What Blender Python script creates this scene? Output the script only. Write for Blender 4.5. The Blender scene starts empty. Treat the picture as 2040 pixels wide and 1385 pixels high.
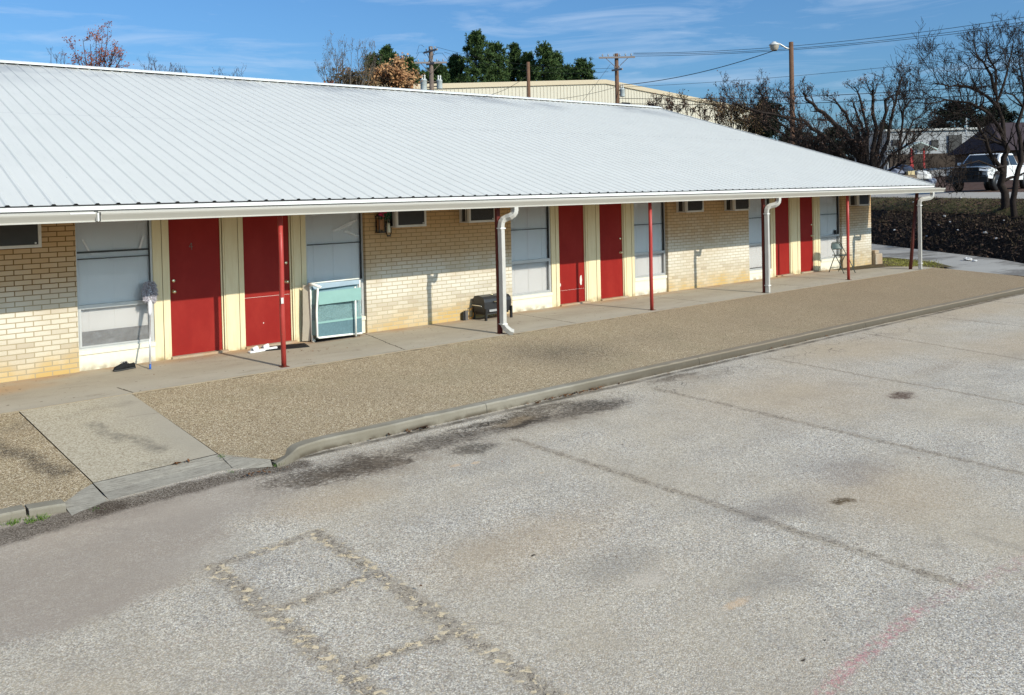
import bpy, math, random
from mathutils import Vector, Matrix, noise as mnoise
rnd = random.Random(7)
R = math.radians
sc = bpy.context.scene

# ---------------------------------------------------------------- camera
CAM = Vector((-4.0431, -12.601, 2.267))
RT = Vector((0.7709, -0.6366, -0.0221)); UP = Vector((0.0291, 0.0006, 0.99958)); 
RT.normalize(); UP = (UP - UP.dot(RT) * RT).normalized(); FW = UP.cross(RT).normalized()
FPX = 1721.23; CX = 1020.0; PY = 418.37
def at(px, py, d):
    """point seen at photo pixel px,py at depth d metres"""
    return CAM + d * (FW + RT * ((px - CX) / FPX) + UP * ((PY - py) / FPX))
cd = bpy.data.cameras.new('camera'); cam = bpy.data.objects.new('camera', cd); sc.collection.objects.link(cam)
m = Matrix((RT, UP, -FW)).transposed().to_4x4(); m.translation = CAM
cam.matrix_world = m
cd.sensor_width = 36; cd.lens = 36 * FPX / 2040; cd.shift_y = -(692.5 - PY) / 2040
cd.clip_start = 0.1; cd.clip_end = 5000
sc.camera = cam

# ---------------------------------------------------------------- sky, sun, exposure
SUN = Vector((0.135, -1.0, 0.60)).normalized()
el = math.asin(SUN.z); az = math.atan2(SUN.x, SUN.y)
w = bpy.data.worlds.new('World'); sc.world = w; w.use_nodes = True
nt = w.node_tree; nt.nodes.clear()
wo = nt.nodes.new('ShaderNodeOutputWorld'); bg = nt.nodes.new('ShaderNodeBackground')
sky = nt.nodes.new('ShaderNodeTexSky'); sky.sky_type = 'NISHITA'; sky.sun_disc = False
sky.sun_elevation = el; sky.sun_rotation = az; sky.air_density = 1.0; sky.dust_density = 3.2; sky.ozone_density = 1.6; sky.altitude = 500
bg.inputs[1].default_value = 0.125
tc = nt.nodes.new('ShaderNodeTexCoord'); mp = nt.nodes.new('ShaderNodeMapping'); mp.inputs['Scale'].default_value = (1.6, 1.6, 14)
mp.inputs['Rotation'].default_value = (0.05, 0.03, 0.4)
ns = nt.nodes.new('ShaderNodeTexNoise'); ns.inputs['Scale'].default_value = 3.2; ns.inputs['Detail'].default_value = 9; ns.inputs['Roughness'].default_value = .62
ns.inputs['Distortion'].default_value = .6
cr = nt.nodes.new('ShaderNodeValToRGB'); cr.color_ramp.elements[0].position = .50; cr.color_ramp.elements[1].position = .86
cr.color_ramp.elements[0].color = (0, 0, 0, 1); cr.color_ramp.elements[1].color = (.55, .55, .55, 1)
mx = nt.nodes.new('ShaderNodeMixRGB'); mx.inputs[2].default_value = (4.6, 5.4, 6.6, 1)
L = nt.links.new
L(tc.outputs['Generated'], mp.inputs[0]); L(mp.outputs[0], ns.inputs['Vector']); L(ns.outputs[0], cr.inputs[0])
L(cr.outputs[0], mx.inputs[0]); ti = nt.nodes.new('ShaderNodeMixRGB'); ti.blend_type = 'MULTIPLY'; ti.inputs[0].default_value = 1; ti.inputs[2].default_value = (.44, .73, .99, 1)
L(sky.outputs[0], ti.inputs[1]); L(ti.outputs[0], mx.inputs[1]); L(mx.outputs[0], bg.inputs[0]); L(bg.outputs[0], wo.inputs[0])
sl = bpy.data.lights.new('sun', 'SUN'); sl.energy = 3.8; sl.angle = R(.55); sl.color = (1, .935, .79)
so = bpy.data.objects.new('sun', sl); sc.collection.objects.link(so)
so.rotation_mode = 'QUATERNION'; so.rotation_quaternion = SUN.to_track_quat('Z', 'Y'); so.location = (0, -20, 30)
sc.view_settings.view_transform = 'Standard'; sc.view_settings.look = 'None'; sc.view_settings.exposure = 0.28; sc.view_settings.gamma = 1
sc.cycles.max_bounces = 6; sc.cycles.transparent_max_bounces = 16

# ---------------------------------------------------------------- helpers
class N:
    def __init__(s, name, rough=.8, spec=.3, metal=0):
        s.m = bpy.data.materials.new(name); s.m.use_nodes = True; s.t = s.m.node_tree; s.t.nodes.clear()
        s.out = s.t.nodes.new('ShaderNodeOutputMaterial'); s.b = s.t.nodes.new('ShaderNodeBsdfPrincipled')
        s.t.links.new(s.b.outputs[0], s.out.inputs[0])
        s.b.inputs['Roughness'].default_value = rough; s.b.inputs['Specular IOR Level'].default_value = spec; s.b.inputs['Metallic'].default_value = metal
        s.co = s.t.nodes.new('ShaderNodeTexCoord').outputs['Object']
    def put(s, v, sock):
        if isinstance(v, bpy.types.NodeSocket): s.t.links.new(v, sock)
        elif isinstance(v, (tuple, list)) and sock.type == 'RGBA': sock.default_value = (*v[:3], 1)
        else: sock.default_value = v
    def nd(s, typ, **kw):
        n = s.t.nodes.new(typ)
        for k, v in kw.items(): setattr(n, k, v)
        return n
    def noise(s, scale, detail=3, rough=.55, v=None, out=0, dist=0):
        n = s.nd('ShaderNodeTexNoise'); s.put(v or s.co, n.inputs['Vector']); n.inputs['Scale'].default_value = scale
        n.inputs['Detail'].default_value = detail; n.inputs['Roughness'].default_value = rough; n.inputs['Distortion'].default_value = dist
        return n.outputs[out]
    def vor(s, scale, v=None, out='Color', feature='F1'):
        n = s.nd('ShaderNodeTexVoronoi', feature=feature); s.put(v or s.co, n.inputs['Vector']); n.inputs['Scale'].default_value = scale
        return n.outputs[out]
    def map(s, scale=(1, 1, 1), loc=(0, 0, 0), rot=(0, 0, 0), v=None):
        n = s.nd('ShaderNodeMapping'); s.put(v or s.co, n.inputs[0]); n.inputs['Scale'].default_value = scale
        n.inputs['Location'].default_value = loc; n.inputs['Rotation'].default_value = rot; return n.outputs[0]
    def ramp(s, f, stops, interp='LINEAR'):
        n = s.nd('ShaderNodeValToRGB'); s.put(f, n.inputs[0]); r = n.color_ramp; r.interpolation = interp
        while len(r.elements) < len(stops): r.elements.new(.5)
        for e, (p, c) in zip(r.elements, stops):
            e.position = p; e.color = (*c, 1) if isinstance(c, (tuple, list)) else (c, c, c, 1)
        return n.outputs[0]
    def mix(s, f, a, b, mode='MIX'):
        n = s.nd('ShaderNodeMixRGB', blend_type=mode); s.put(f, n.inputs[0]); s.put(a, n.inputs[1]); s.put(b, n.inputs[2]); return n.outputs[0]
    def ma(s, op, a, b=0., clamp=False):
        n = s.nd('ShaderNodeMath', operation=op, use_clamp=clamp); s.put(a, n.inputs[0]); s.put(b, n.inputs[1]); return n.outputs[0]
    def vm(s, op, a, b=None, out=0, scale=None):
        n = s.nd('ShaderNodeVectorMath', operation=op); s.put(a, n.inputs[0])
        if b is not None: s.put(b, n.inputs[1])
        if scale is not None: s.put(scale, n.inputs['Scale'])
        return n.outputs[out]
    def xyz(s, v=None):
        n = s.nd('ShaderNodeSeparateXYZ'); s.put(v or s.co, n.inputs[0]); return n.outputs
    def mr(s, v, a, b, c=0., d=1., smooth=True):
        n = s.nd('ShaderNodeMapRange', interpolation_type='SMOOTHSTEP' if smooth else 'LINEAR'); s.put(v, n.inputs[0])
        for i, q in enumerate((a, b, c, d)): n.inputs[i + 1].default_value = q
        return n.outputs[0]
    def bump(s, h, strength=.5, dist=.01):
        n = s.nd('ShaderNodeBump'); n.inputs['Strength'].default_value = strength; n.inputs['Distance'].default_value = dist
        s.put(h, n.inputs['Height']); s.t.links.new(n.outputs[0], s.b.inputs['Normal'])
    def col(s, c): s.put(c, s.b.inputs['Base Color'])
    def flat(s, warp=None, amt=.05):
        v = s.vm('MULTIPLY', s.co, (1, 1, 0))
        if warp:
            nz = s.noise(warp, 3, .6, out=1); nz = s.vm('SUBTRACT', nz, (.5, .5, .5)); nz = s.vm('MULTIPLY', nz, (amt, amt, 0)); v = s.vm('ADD', v, nz)
        return v
    def seg(s, v, p0, p1, wd, soft=.6):
        d = (p1[0] - p0[0], p1[1] - p0[1], 0); l2 = d[0] ** 2 + d[1] ** 2
        r = s.vm('SUBTRACT', v, (*p0, 0)); t = s.vm('DOT_PRODUCT', r, (d[0] / l2, d[1] / l2, 0), out=1)
        t = s.ma('ADD', t, 0., True); q = s.vm('SCALE', d, scale=t)
        n = s.t.nodes[-1]
        return s.mr(s.vm('LENGTH', s.vm('SUBTRACT', r, q), out=1), wd, wd * soft)
    def blob(s, v, c, rx, ry, inner=.15, rot=0):
        q = s.vm('SUBTRACT', v, (*c, 0))
        if rot: q = s.map(rot=(0, 0, rot), v=q)
        q = s.vm('MULTIPLY', q, (1 / rx, 1 / ry, 0)); return s.mr(s.vm('LENGTH', q, out=1), 1, inner)

def simple(name, c, rough=.6, spec=.3, metal=0, var=.12, vs=12):
    n = N(name, rough, spec, metal)
    f = n.noise(vs, 4, .6)
    n.col(n.mix(f, tuple(x * (1 - var) for x in c), tuple(min(1, x * (1 + var)) for x in c)))
    return n.m

class MB:
    def __init__(s): s.v = []; s.f = []; s.mi = []; s.cur = 0; s.sm = []; s.smooth = False
    def face(s, *idx): s.f.append(idx); s.mi.append(s.cur); s.sm.append(s.smooth)
    def add(s, vs, fs):
        o = len(s.v); s.v += [tuple(x) for x in vs]
        for f in fs: s.face(*[i + o for i in f])
    def quad(s, a, b, c, d): s.add([a, b, c, d], [(0, 1, 2, 3)])
    def box(s, x0, x1, y0, y1, z0, z1, rot=0, piv=None):
        vs = [(x, y, z) for z in (z0, z1) for (x, y) in ((x0, y0), (x1, y0), (x1, y1), (x0, y1))]
        if rot:
            cx, cy = piv or ((x0 + x1) / 2, (y0 + y1) / 2); c, sn = math.cos(rot), math.sin(rot)
            vs = [(cx + (x - cx) * c - (y - cy) * sn, cy + (x - cx) * sn + (y - cy) * c, z) for x, y, z in vs]
        s.add(vs, [(0, 3, 2, 1), (4, 5, 6, 7), (0, 1, 5, 4), (1, 2, 6, 5), (2, 3, 7, 6), (3, 0, 4, 7)])
    def obox(s, c, ax, ay, az, hx, hy, hz):
        c = Vector(c); vs = []
        for k in (-1, 1):
            for (i, j) in ((-1, -1), (1, -1), (1, 1), (-1, 1)): vs.append(c + ax * (i * hx) + ay * (j * hy) + az * (k * hz))
        s.add(vs, [(0, 3, 2, 1), (4, 5, 6, 7), (0, 1, 5, 4), (1, 2, 6, 5), (2, 3, 7, 6), (3, 0, 4, 7)])
    def tube(s, pts, rad, n=8, cap=True, phase=0, sq=None):
        pts = [Vector(p) for p in pts]
        if not isinstance(rad, (list, tuple)): rad = [rad] * len(pts)
        o = len(s.v); prev = None
        for i, p in enumerate(pts):
            t = (pts[min(i + 1, len(pts) - 1)] - pts[max(i - 1, 0)])
            if t.length < 1e-9: t = Vector((0, 0, 1))
            t.normalize()
            if prev is None:
                a = Vector((0, 0, 1)) if abs(t.z) < .9 else Vector((0, 1, 0)); u = t.cross(a).normalized()
            else:
                u = prev - t * prev.dot(t)
                u = u.normalized() if u.length > 1e-6 else t.orthogonal().normalized()
            prev = u; b = t.cross(u)
            for k in range(n):
                an = 2 * math.pi * k / n + phase
                ku, kb = (sq if sq else (1, 1))
                s.v.append(tuple(p + (u * math.cos(an) * ku + b * math.sin(an) * kb) * rad[i]))
        for i in range(len(pts) - 1):
            for k in range(n):
                k2 = (k + 1) % n; a = o + i * n
                s.face(a + k, a + k2, a + n + k2, a + n + k)
        if cap:
            s.face(*[o + k for k in range(n)][::-1]); e = o + (len(pts) - 1) * n; s.face(*[e + k for k in range(n)])
    def lathe(s, c, prof, n=16, axis='z'):
        c = Vector(c); o = len(s.v)
        for r, z in prof:
            for k in range(n):
                a = 2 * math.pi * k / n; x, y = r * math.cos(a), r * math.sin(a)
                s.v.append(tuple(c + (Vector((x, y, z)) if axis == 'z' else Vector((x, z, y)) if axis == 'y' else Vector((z, x, y)))))
        for i in range(len(prof) - 1):
            for k in range(n):
                k2 = (k + 1) % n; s.face(o + i * n + k, o + i * n + k2, o + (i + 1) * n + k2, o + (i + 1) * n + k)
    def extr(s, prof, x0, x1, close=True, n=1):
        """profile of (y,z) swept along x"""
        k = len(prof); o = len(s.v)
        for i in range(n + 1):
            x = x0 + (x1 - x0) * i / n
            s.v += [(x, y, z) for y, z in prof]
        for i in range(n):
            for j in range(k if close else k - 1):
                j2 = (j + 1) % k; s.face(o + i * k + j, o + (i + 1) * k + j, o + (i + 1) * k + j2, o + i * k + j2)
        if close: s.face(*range(o, o + k)); s.face(*[o + n * k + j for j in range(k)][::-1])
    def build(s, name, mat, parent=None, bevel=0, kind=None):
        me = bpy.data.meshes.new(name); me.from_pydata(s.v, [], s.f); 
        for mm in (mat if isinstance(mat, (list, tuple)) else [mat]): me.materials.append(mm)
        me.polygons.foreach_set('material_index', s.mi); me.polygons.foreach_set('use_smooth', s.sm); me.update()
        o = bpy.data.objects.new(name, me); sc.collection.objects.link(o)
        if parent: o.parent = parent
        if bevel:
            b = o.modifiers.new('bevel', 'BEVEL'); b.width = bevel; b.segments = 2; b.limit_method = 'ANGLE'
        if kind: o['kind'] = kind
        return o
def empty(name, label, cat, group=None, loc=(0, 0, 0), rz=0):
    o = bpy.data.objects.new(name, None); sc.collection.objects.link(o); o.location = loc; o.rotation_euler = (0, 0, rz)
    o.empty_display_size = .2; tag(o, label, cat, group); return o
def tag(o, label, cat, group=None):
    o['label'] = label; o['category'] = cat
    if group: o['group'] = group
    return o

# ---------------------------------------------------------------- materials
def brick_mat():
    n = N('brick', .85, .2)
    x, y, z = n.xyz()
    cb = n.nd('ShaderNodeCombineXYZ'); n.put(n.ma('ADD', x, y), cb.inputs[0]); n.put(z, cb.inputs[1])
    v = cb.outputs[0]
    wv = n.noise(9, 2, .5, out=1); wv = n.vm('MULTIPLY', n.vm('SUBTRACT', wv, (.5, .5, .5)), (.004, .004, 0)); v = n.vm('ADD', v, wv)
    b = n.nd('ShaderNodeTexBrick'); n.put(v, b.inputs['Vector']); b.offset = .5
    b.inputs['Scale'].default_value = 1; b.inputs['Mortar Size'].default_value = .0072; b.inputs['Mortar Smooth'].default_value = .2
    b.inputs['Brick Width'].default_value = .2045; b.inputs['Row Height'].default_value = .0679; b.inputs['Bias'].default_value = 0
    b.inputs['Color1'].default_value = (0, 0, 0, 1); b.inputs['Color2'].default_value = (1, 1, 1, 1); b.inputs['Mortar'].default_value = (.5, .5, .5, 1)
    cell = b.outputs[0]; fac = b.outputs[1]
    base = n.ramp(cell, [(0, (.43, .365, .28)), (.35, (.54, .48, .385)), (.7, (.62, .57, .475)), (1, (.49, .44, .355))])
    base = n.mix(n.ramp(n.noise(60, 3, .7), [(.35, 0.), (.7, .35)]), base, (.40, .31, .18))
    # bricks browner high up, eave shade put into their colour; pale washed bricks lower
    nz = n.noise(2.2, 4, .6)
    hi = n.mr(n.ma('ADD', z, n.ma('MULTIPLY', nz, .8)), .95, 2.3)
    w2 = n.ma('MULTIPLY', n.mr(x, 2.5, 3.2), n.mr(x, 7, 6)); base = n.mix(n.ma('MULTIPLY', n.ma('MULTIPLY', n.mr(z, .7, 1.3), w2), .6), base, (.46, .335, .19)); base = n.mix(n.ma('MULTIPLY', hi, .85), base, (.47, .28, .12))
    pale = n.ma('MULTIPLY', n.mr(z, .35, .7), n.mr(z, 1.35, .9)); base = n.mix(n.ma('MULTIPLY', pale, n.mr(n.noise(.9, 3, v=n.map(loc=(0, 5, 2))), .38, .6, .25, .75)), base, (.66, .64, .58))
    lo = n.ma('ADD', z, n.ma('MULTIPLY', n.ma('SUBTRACT', n.noise(1.3, 4, .65, v=n.map((1, 1, .4))), .5), .75))
    st = n.mr(lo, .40, .02); base = n.mix(n.ma('MULTIPLY', st, n.mr(n.noise(1.1, 3, v=n.map(loc=(3, 0, 0))), .35, .6, .35, .85)), base, (.52, .345, .11))
    mort = n.mix(n.mr(x, 1, 3), n.mix(n.mr(z, .9, 1.25), (.36, .30, .20), (.17, .10, .04)), n.mix(n.mr(z, .9, 1.25), (.42, .36, .25), (.27, .18, .09)))  # mortar darkens above the shadow line, shade put into the colour
    n.col(n.mix(fac, base, mort))
    n.bump(n.mix(.15, n.ma('SUBTRACT', 1, fac), n.noise(180, 3)), .5, .006)
    return n.m
M = {}
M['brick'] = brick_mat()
def paintmat(name, c, dirt, amt=.35, rough=.5, groove=False):
    n = N(name, rough, .35)
    x, y, z = n.xyz()
    g = n.noise(3, 5, .7, v=n.map((6, 6, .7))); base = n.mix(n.ramp(g, [(.4, 0.), (.75, amt)]), c, dirt)
    base = n.mix(n.ma('MULTIPLY', n.mr(z, .14, 0.), n.mr(n.noise(7), .3, .7)), base, tuple(q * .55 for q in dirt))
    base = n.mix(n.ma('MULTIPLY', n.mr(z, 1.15, 2.1), .28), base, tuple(a * .75 for a in dirt))  # tone deepens smoothly toward the top
    n.col(base); n.bump(n.noise(40, 4), .15, .004); return n.m
M['cream'] = paintmat('cream_paint', (.74, .65, .43), (.52, .38, .17))
M['panel'] = paintmat('panel_paint', (.76, .72, .60), (.60, .52, .36), .2)
def doormat_():
    n = N('red_door_paint', .55, .2)
    base = n.mix(n.noise(5, 5, .6), (.215, .009, .007), (.27, .014, .010)); x, y, z = n.xyz()
    base = n.mix(n.ma('MULTIPLY', n.mr(n.noise(14, 5, .7), .62, .72), n.mr(z, .4, .05)), base, (.30, .06, .03))
    base = n.mix(n.ramp(n.noise(2.5, 5, .65, v=n.map((1, 1, .5))), [(.45, 0.), (.75, .5)]), base, (.33, .03, .02)); base = n.mix(n.ma('MULTIPLY', n.mr(n.noise(6, 6, .8, v=n.map((3, 1, .7))), .58, .75), n.mr(z, .9, .2, .15, .6)), base, (.14, .02, .015))
    n.col(base); n.bump(n.noise(50, 3), .12, .003); return n.m
M['door'] = doormat_()
def postm():
    n = N('red_post_paint', .45, .4)
    x, y, z = n.xyz()
    base = n.mix(n.noise(9, 4), (.36, .035, .028), (.43, .055, .045))
    base = n.mix(n.mr(n.noise(30, 4, .7), .66, .72), base, (.35, .22, .15))
    base = n.mix(n.ma('MULTIPLY', n.mr(z, .12, .0), n.mr(n.noise(25), .35, .6)), base, (.16, .05, .03)); n.col(base); return n.m
M['post'] = postm()
def whitem():
    n = N('white_metal_paint', .38, .4); x, y, z = n.xyz()
    base = n.mix(n.ramp(n.noise(4, 5, .7, v=n.map((.6, 5, 5))), [(.45, 0.), (.8, .5)]), (.80, .80, .78), (.60, .57, .50))
    base = n.mix(n.mr(n.noise(18, 5, .75, v=n.map((.7, 3, 3))), .70, .73), base, (.12, .11, .10)); n.col(base); return n.m
M['white'] = whitem()
M['spout'] = simple('downspout_paint', (.50, .485, .45), .45, .35, 0, .16, 6)
M['maroon'] = simple('rusty_shade_maroon', (.11, .018, .014), .6, .3, 0, .3, 10)  # rusty post red darkened, downspout shade put into the colour
M['gutter'] = simple('gutter_paint', (.44, .42, .38), .45, .35, 0, .06, 3)
M['soffit'] = simple('soffit_paint', (.62, .56, .44), .7, .2, 0, .1, 2)
def roofm():
    n = N('white_metal_roof', .42, .45)
    x, y, z = n.xyz()
    base = n.mix(n.noise(1.1, 5, .6), (.62, .615, .575), (.70, .69, .645))
    d = n.ma('MULTIPLY', n.mr(y, 5.0, 7.8), n.mr(n.noise(.55, 4, .6), .42, .66)); base = n.mix(n.ma('MULTIPLY', d, .7), base, (.30, .31, .32))
    base = n.mix(n.mr(n.noise(3, 6, .7, v=n.map((8, .35, 1))), .62, .85), base, (.52, .52, .50))
    base = n.mix(n.mr(n.noise(26, 2, .5), .78, .80), base, (.15, .13, .1))
    base = n.mix(n.ma('MULTIPLY', n.mr(n.noise(7, 6, .8, v=n.map((4, .25, 1))), .5, .8), .35), base, (.36, .36, .34))
    lap = n.mr(n.ma('ABSOLUTE', n.ma('SUBTRACT', y, 3.05)), .012, .004); base = n.mix(n.ma('MULTIPLY', lap, .5), base, (.25, .26, .27))
    n.col(base); n.bump(n.noise(.8, 2, v=n.map((4, .5, 1))), .2, .03); return n.m
M['roof'] = roofm()
M['alu'] = simple('aluminium', (.50, .51, .51), .45, .5, .35, .12, 20)
M['dark'] = simple('dark_metal', (.035, .033, .032), .5, .4, 0, .3)
M['black'] = simple('black_plastic', (.014, .014, .015), .45, .4, 0, .3)
M['blind'] = simple('grey_blind', (.90, .89, .88), .6, .3, 0, .05, 3)
M['chrome'] = simple('brass_knob_metal', (.75, .66, .45), .22, .5, 1, .05)
M['interior'] = simple('dark_interior', (.03, .028, .026), .9, .1)
M['plastic_sheet'] = simple('grey_plastic_sheet', (.27, .27, .275), .35, .5, 0, .35, 14)
def glassm():
    n = N('window_glass'); n.t.nodes.remove(n.b)
    tr = n.nd('ShaderNodeBsdfTransparent'); tr.inputs[0].default_value = (.97, .97, .975, 1)
    gl = n.nd('ShaderNodeBsdfGlossy'); gl.inputs['Roughness'].default_value = .02
    fr = n.nd('ShaderNodeFresnel'); fr.inputs[0].default_value = 1.5
    mxs = n.nd('ShaderNodeMixShader'); n.t.links.new(fr.outputs[0], mxs.inputs[0]); n.t.links.new(tr.outputs[0], mxs.inputs[1]); n.t.links.new(gl.outputs[0], mxs.inputs[2])
    n.t.links.new(mxs.outputs[0], n.out.inputs[0]); return n.m
M['glass'] = glassm()
def screenm(name, c, a):
    n = N(name, .7); n.col(c)
    tr = n.nd('ShaderNodeBsdfTransparent'); mxs = n.nd('ShaderNodeMixShader'); mxs.inputs[0].default_value = a
    n.t.links.new(tr.outputs[0], mxs.inputs[1]); n.t.links.new(n.b.outputs[0], mxs.inputs[2]); n.t.links.new(mxs.outputs[0], n.out.inputs[0]); return n.m
M['screen'] = screenm('insect_screen', (.12, .12, .12), .22)

def parking_mat():
    n = N('parking_aggregate', .9, .2)
    c1 = n.vor(105, out='Color'); g = n.xyz(c1)[0]; d1 = n.vor(105, out='Distance')
    base = n.ramp(g, [(0, (.17, .16, .15)), (.2, (.52, .485, .43)), (.5, (.76, .71, .635)), (.8, (.92, .87, .78)), (1, (1., .95, .84))])
    base = n.mix(n.ramp(n.xyz(c1)[1], [(.62, 0.), (.80, .62)]), base, (.60, .49, .33)); base = n.mix(n.ramp(n.xyz(c1)[2], [(.88, 0.), (.94, .5)]), base, (.40, .25, .20)); base = n.mix(n.ramp(n.xyz(c1)[2], [(.06, .5), (.12, 0.)]), base, (.30, .33, .40))
    base = n.mix(n.ramp(d1, [(.42, 0.), (.78, .62)]), base, (.16, .145, .13))
    base = n.mix(n.ramp(n.noise(38, 4, .7), [(.38, .38), (.52, 0.)]), base, (.19, .18, .17))
    fine = n.noise(260, 2, .6); base = n.mix(.35, base, n.ramp(fine, [(.3, .30), (.7, .60)]), 'OVERLAY')
    big = n.noise(.35, 5, .6); base = n.mix(n.ramp(big, [(.35, 0.), (.7, .18)]), base, (.33, .32, .31))
    med = n.noise(1.7, 6, .72, v=n.map(loc=(1, 5, 0))); base = n.mix(n.ramp(med, [(.46, 0.), (.72, .46)]), base, (.26, .24, .22))
    warm = n.noise(.55, 4, .6, v=n.map(loc=(7, 3, 0))); base = n.mix(n.ramp(warm, [(.40, 0.), (.70, .55)]), base, (.50, .42, .31))
    v = n.flat(5, .12); vf = n.flat(16, .055); vb = n.flat(1.6, .5)
    speck = n.ramp(n.noise(30, 5, .75), [(.38, 0.), (.62, 1.)])
    sp2 = n.ramp(n.noise(75, 3, .7), [(.35, .25), (.6, 1.)])
    def lay(mask, colr, amt=1.):
        nonlocal base
        base = n.mix(n.ma('MULTIPLY', mask, amt), base, colr)
    def mul(*a):
        r = a[0]
        for q in a[1:]: r = n.ma('MULTIPLY', r, q)
        return r
    # smoother brown worn asphalt lower left and along the kerb
    lay(mul(n.mr(n.blob(vb, (-3.0, -5.6), 1.95, 1.35, .55), 0, .8), n.ramp(n.noise(12, 3), [(.2, .7), (.6, 1.)])), (.345, .29, .245), .8)
    lay(n.blob(vb, (-1.3, -5.2), 1.1, .75, .3), (.36, .31, .265), .75)
    lay(n.blob(vb, (-1.6, -6.2), .85, .32, .2), (.62, .60, .55), .1)
    # warm dusty patches toward the far right
    for c, rx, ry in [((9.2, -5.4), 3.2, 1.4), ((5.6, -6.4), 2.6, 1.8), ((14.5, -4.9), 5.5, .9), ((3.2, -8.9), 1.2, .9), ((11, -7), 3, 1.), ((.2, -7.6), 1.5, .7), ((-.6, -5.8), .9, .5)]:
        lay(n.blob(vb, c, rx, ry, .1), (.46, .345, .22), .42)
    seams = [((-1.83, -6.44), (-1.72, -9.5), .12), ((-.98, -6.38), (-1.03, -9.6), .115), ((-1.83, -6.44), (-.98, -6.36), .085), ((-1.77, -7.36), (-1.03, -7.33), .08),
             ((-1.74, -8.26), (-.96, -8.31), .095), ((1.78, -5.5), (1.89, -10.07), .085), ((4.6, -5.0), (4.56, -9.6), .08), ((7.37, -4.9), (7.22, -8.9), .06),
             ((10.44, -4.8), (9.9, -8.2), .06), ((13.13, -4.67), (13.18, -7.4), .06), ((16.2, -4.7), (16.2, -7), .06)]
    mask = None
    for a, b, wd in seams:
        q = n.seg(v, a, b, wd, .25); mask = q if mask is None else n.ma('MAXIMUM', mask, q)
    seamcol = n.ramp(n.noise(45, 5, .8), [(.34, (.09, .075, .06)), (.47, (.30, .25, .195)), (.6, (.46, .39, .29)), (.75, (.58, .51, .41))])
    lay(mul(mask, n.ramp(n.noise(11, 4, .7), [(.32, .2), (.62, 1.)]), n.mr(n.xyz()[0], -.5, 2.5, 1., .85)), seamcol, .8)
    nuggets = mul(mask, n.mr(n.noise(17, 2, .5), .56, .60), n.ramp(n.xyz()[0], [(0, 1.), (1, 1.)]))
    left = n.mr(n.xyz()[0], .4, -.3); lay(mul(nuggets, left), (.72, .59, .40), .95)
    crack = n.mr(n.ma('ABSOLUTE', n.ma('SUBTRACT', n.noise(9, 5, .7, v=vf), .5)), .02, .005); lay(mul(crack, mask), (.05, .04, .035), .8)
    # oil and dirt stains
    for c, rx, ry, am, cl in [((.2, -5.25), .85, .45, .95, (.065, .045, .035)), ((-.15, -5.12), 1.2, .5, .8, (.10, .08, .065)), ((1.2, -5.05), 1.4, .42, .7, (.12, .10, .085)),
                               ((2.35, -4.98), .95, .34, .9, (.11, .078, .05)), ((2.35, -5.06), .65, .15, .95, (.022, .015, .010)), ((1.9, -4.80), .8, .12, .7, (.06, .05, .04)), ((3.3, -5.1), .95, .52, .85, (.075, .065, .06)), ((2.8, -4.78), 1.1, .16, .6, (.10, .08, .06)),
                               ((1.3, -5.5), .5, .28, .75, (.10, .095, .09)), ((6.55, -7.38), .33, .24, .8, (.14, .08, .06)), ((2.75, -8.78), .16, .13, .95, (.14, .09, .035)), ((2.25, -8.5), .75, .42, .38, (.16, .145, .15)),
                               ((3.5, -8.35), .8, .5, .35, (.17, .145, .15)), ((.4, -8.3), .55, .3, .3, (.17, .16, .155)), ((5.3, -4.78), .9, .16, .6, (.14, .11, .08)), ((5.9, -5.05), .5, .22, .45, (.17, .15, .13)), ((1.9, -8.55), .14, .1, .5, (.12, .11, .10)),
                               ((-1.9, -4.95), .9, .25, .3, (.15, .12, .10)), ((8.5, -6.9), 1.2, .25, .3, (.2, .14, .10)), ((11.5, -7.5), 2.2, .5, .35, (.16, .15, .14)), ((.9, -6.0), .5, .28, .3, (.2, .19, .18)), ((1.1, -9.2), .6, .25, .28, (.18, .17, .17))]:
        lay(mul(n.blob(vb, c, rx, ry, .1), speck if am > .4 else sp2), cl, min(1, am * 1.25))
        if am > .55: lay(mul(n.mr(n.ma('ADD', n.blob(vb, c, rx * 1.05, ry * 1.05, .0), n.ma('MULTIPLY', n.ma('SUBTRACT', n.noise(7.5, 7, .78), .5), 1.7)), .34, .82), n.ramp(n.noise(26, 6, .8), [(.36, .1), (.60, 1.)])), (cl[0] * .45, cl[1] * .42, cl[2] * .38), min(1, am * 1.15))
    lay(mul(n.blob(vf, (.38, -8.62), .24, .15, .2), sp2), (.60, .53, .45), .6)
    for c, rx, ry in [((.4, -5.4), 1.9, .75), ((2.6, -5.15), 1.7, .6), ((5.6, -4.95), 1.6, .35)]: lay(mul(n.blob(vb, c, rx, ry, .0), n.ramp(n.noise(5, 6, .75), [(.35, .1), (.65, 1.)])), (.27, .215, .16), .5)
    # cracks beside the pothole near the kerb
    lay(mul(n.blob(vb, (2.1, -4.95), 1.3, .4, .3), n.mr(n.vor(9, v=vf, out='Distance', feature='DISTANCE_TO_EDGE'), .035, .01)), (.03, .025, .02), .9)
    lay(mul(n.blob(vb, (7.2, -5.0), 12, .5, .3), n.mr(n.vor(5, v=vf, out='Distance', feature='DISTANCE_TO_EDGE'), .02, .005)), (.06, .05, .045), .6)
    lay(mul(n.blob(vb, (2.25, -4.93), .5, .12, .2), sp2), (.33, .25, .16), .6)
    # dirt line at the foot of the kerb and in front of the ramp
    lay(mul(n.seg(vf, (-.4, -4.56), (19, -4.62), .085, .1), n.ramp(n.noise(3, 4), [(.3, .3), (.6, 1.)])), (.06, .048, .035), .85)
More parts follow.
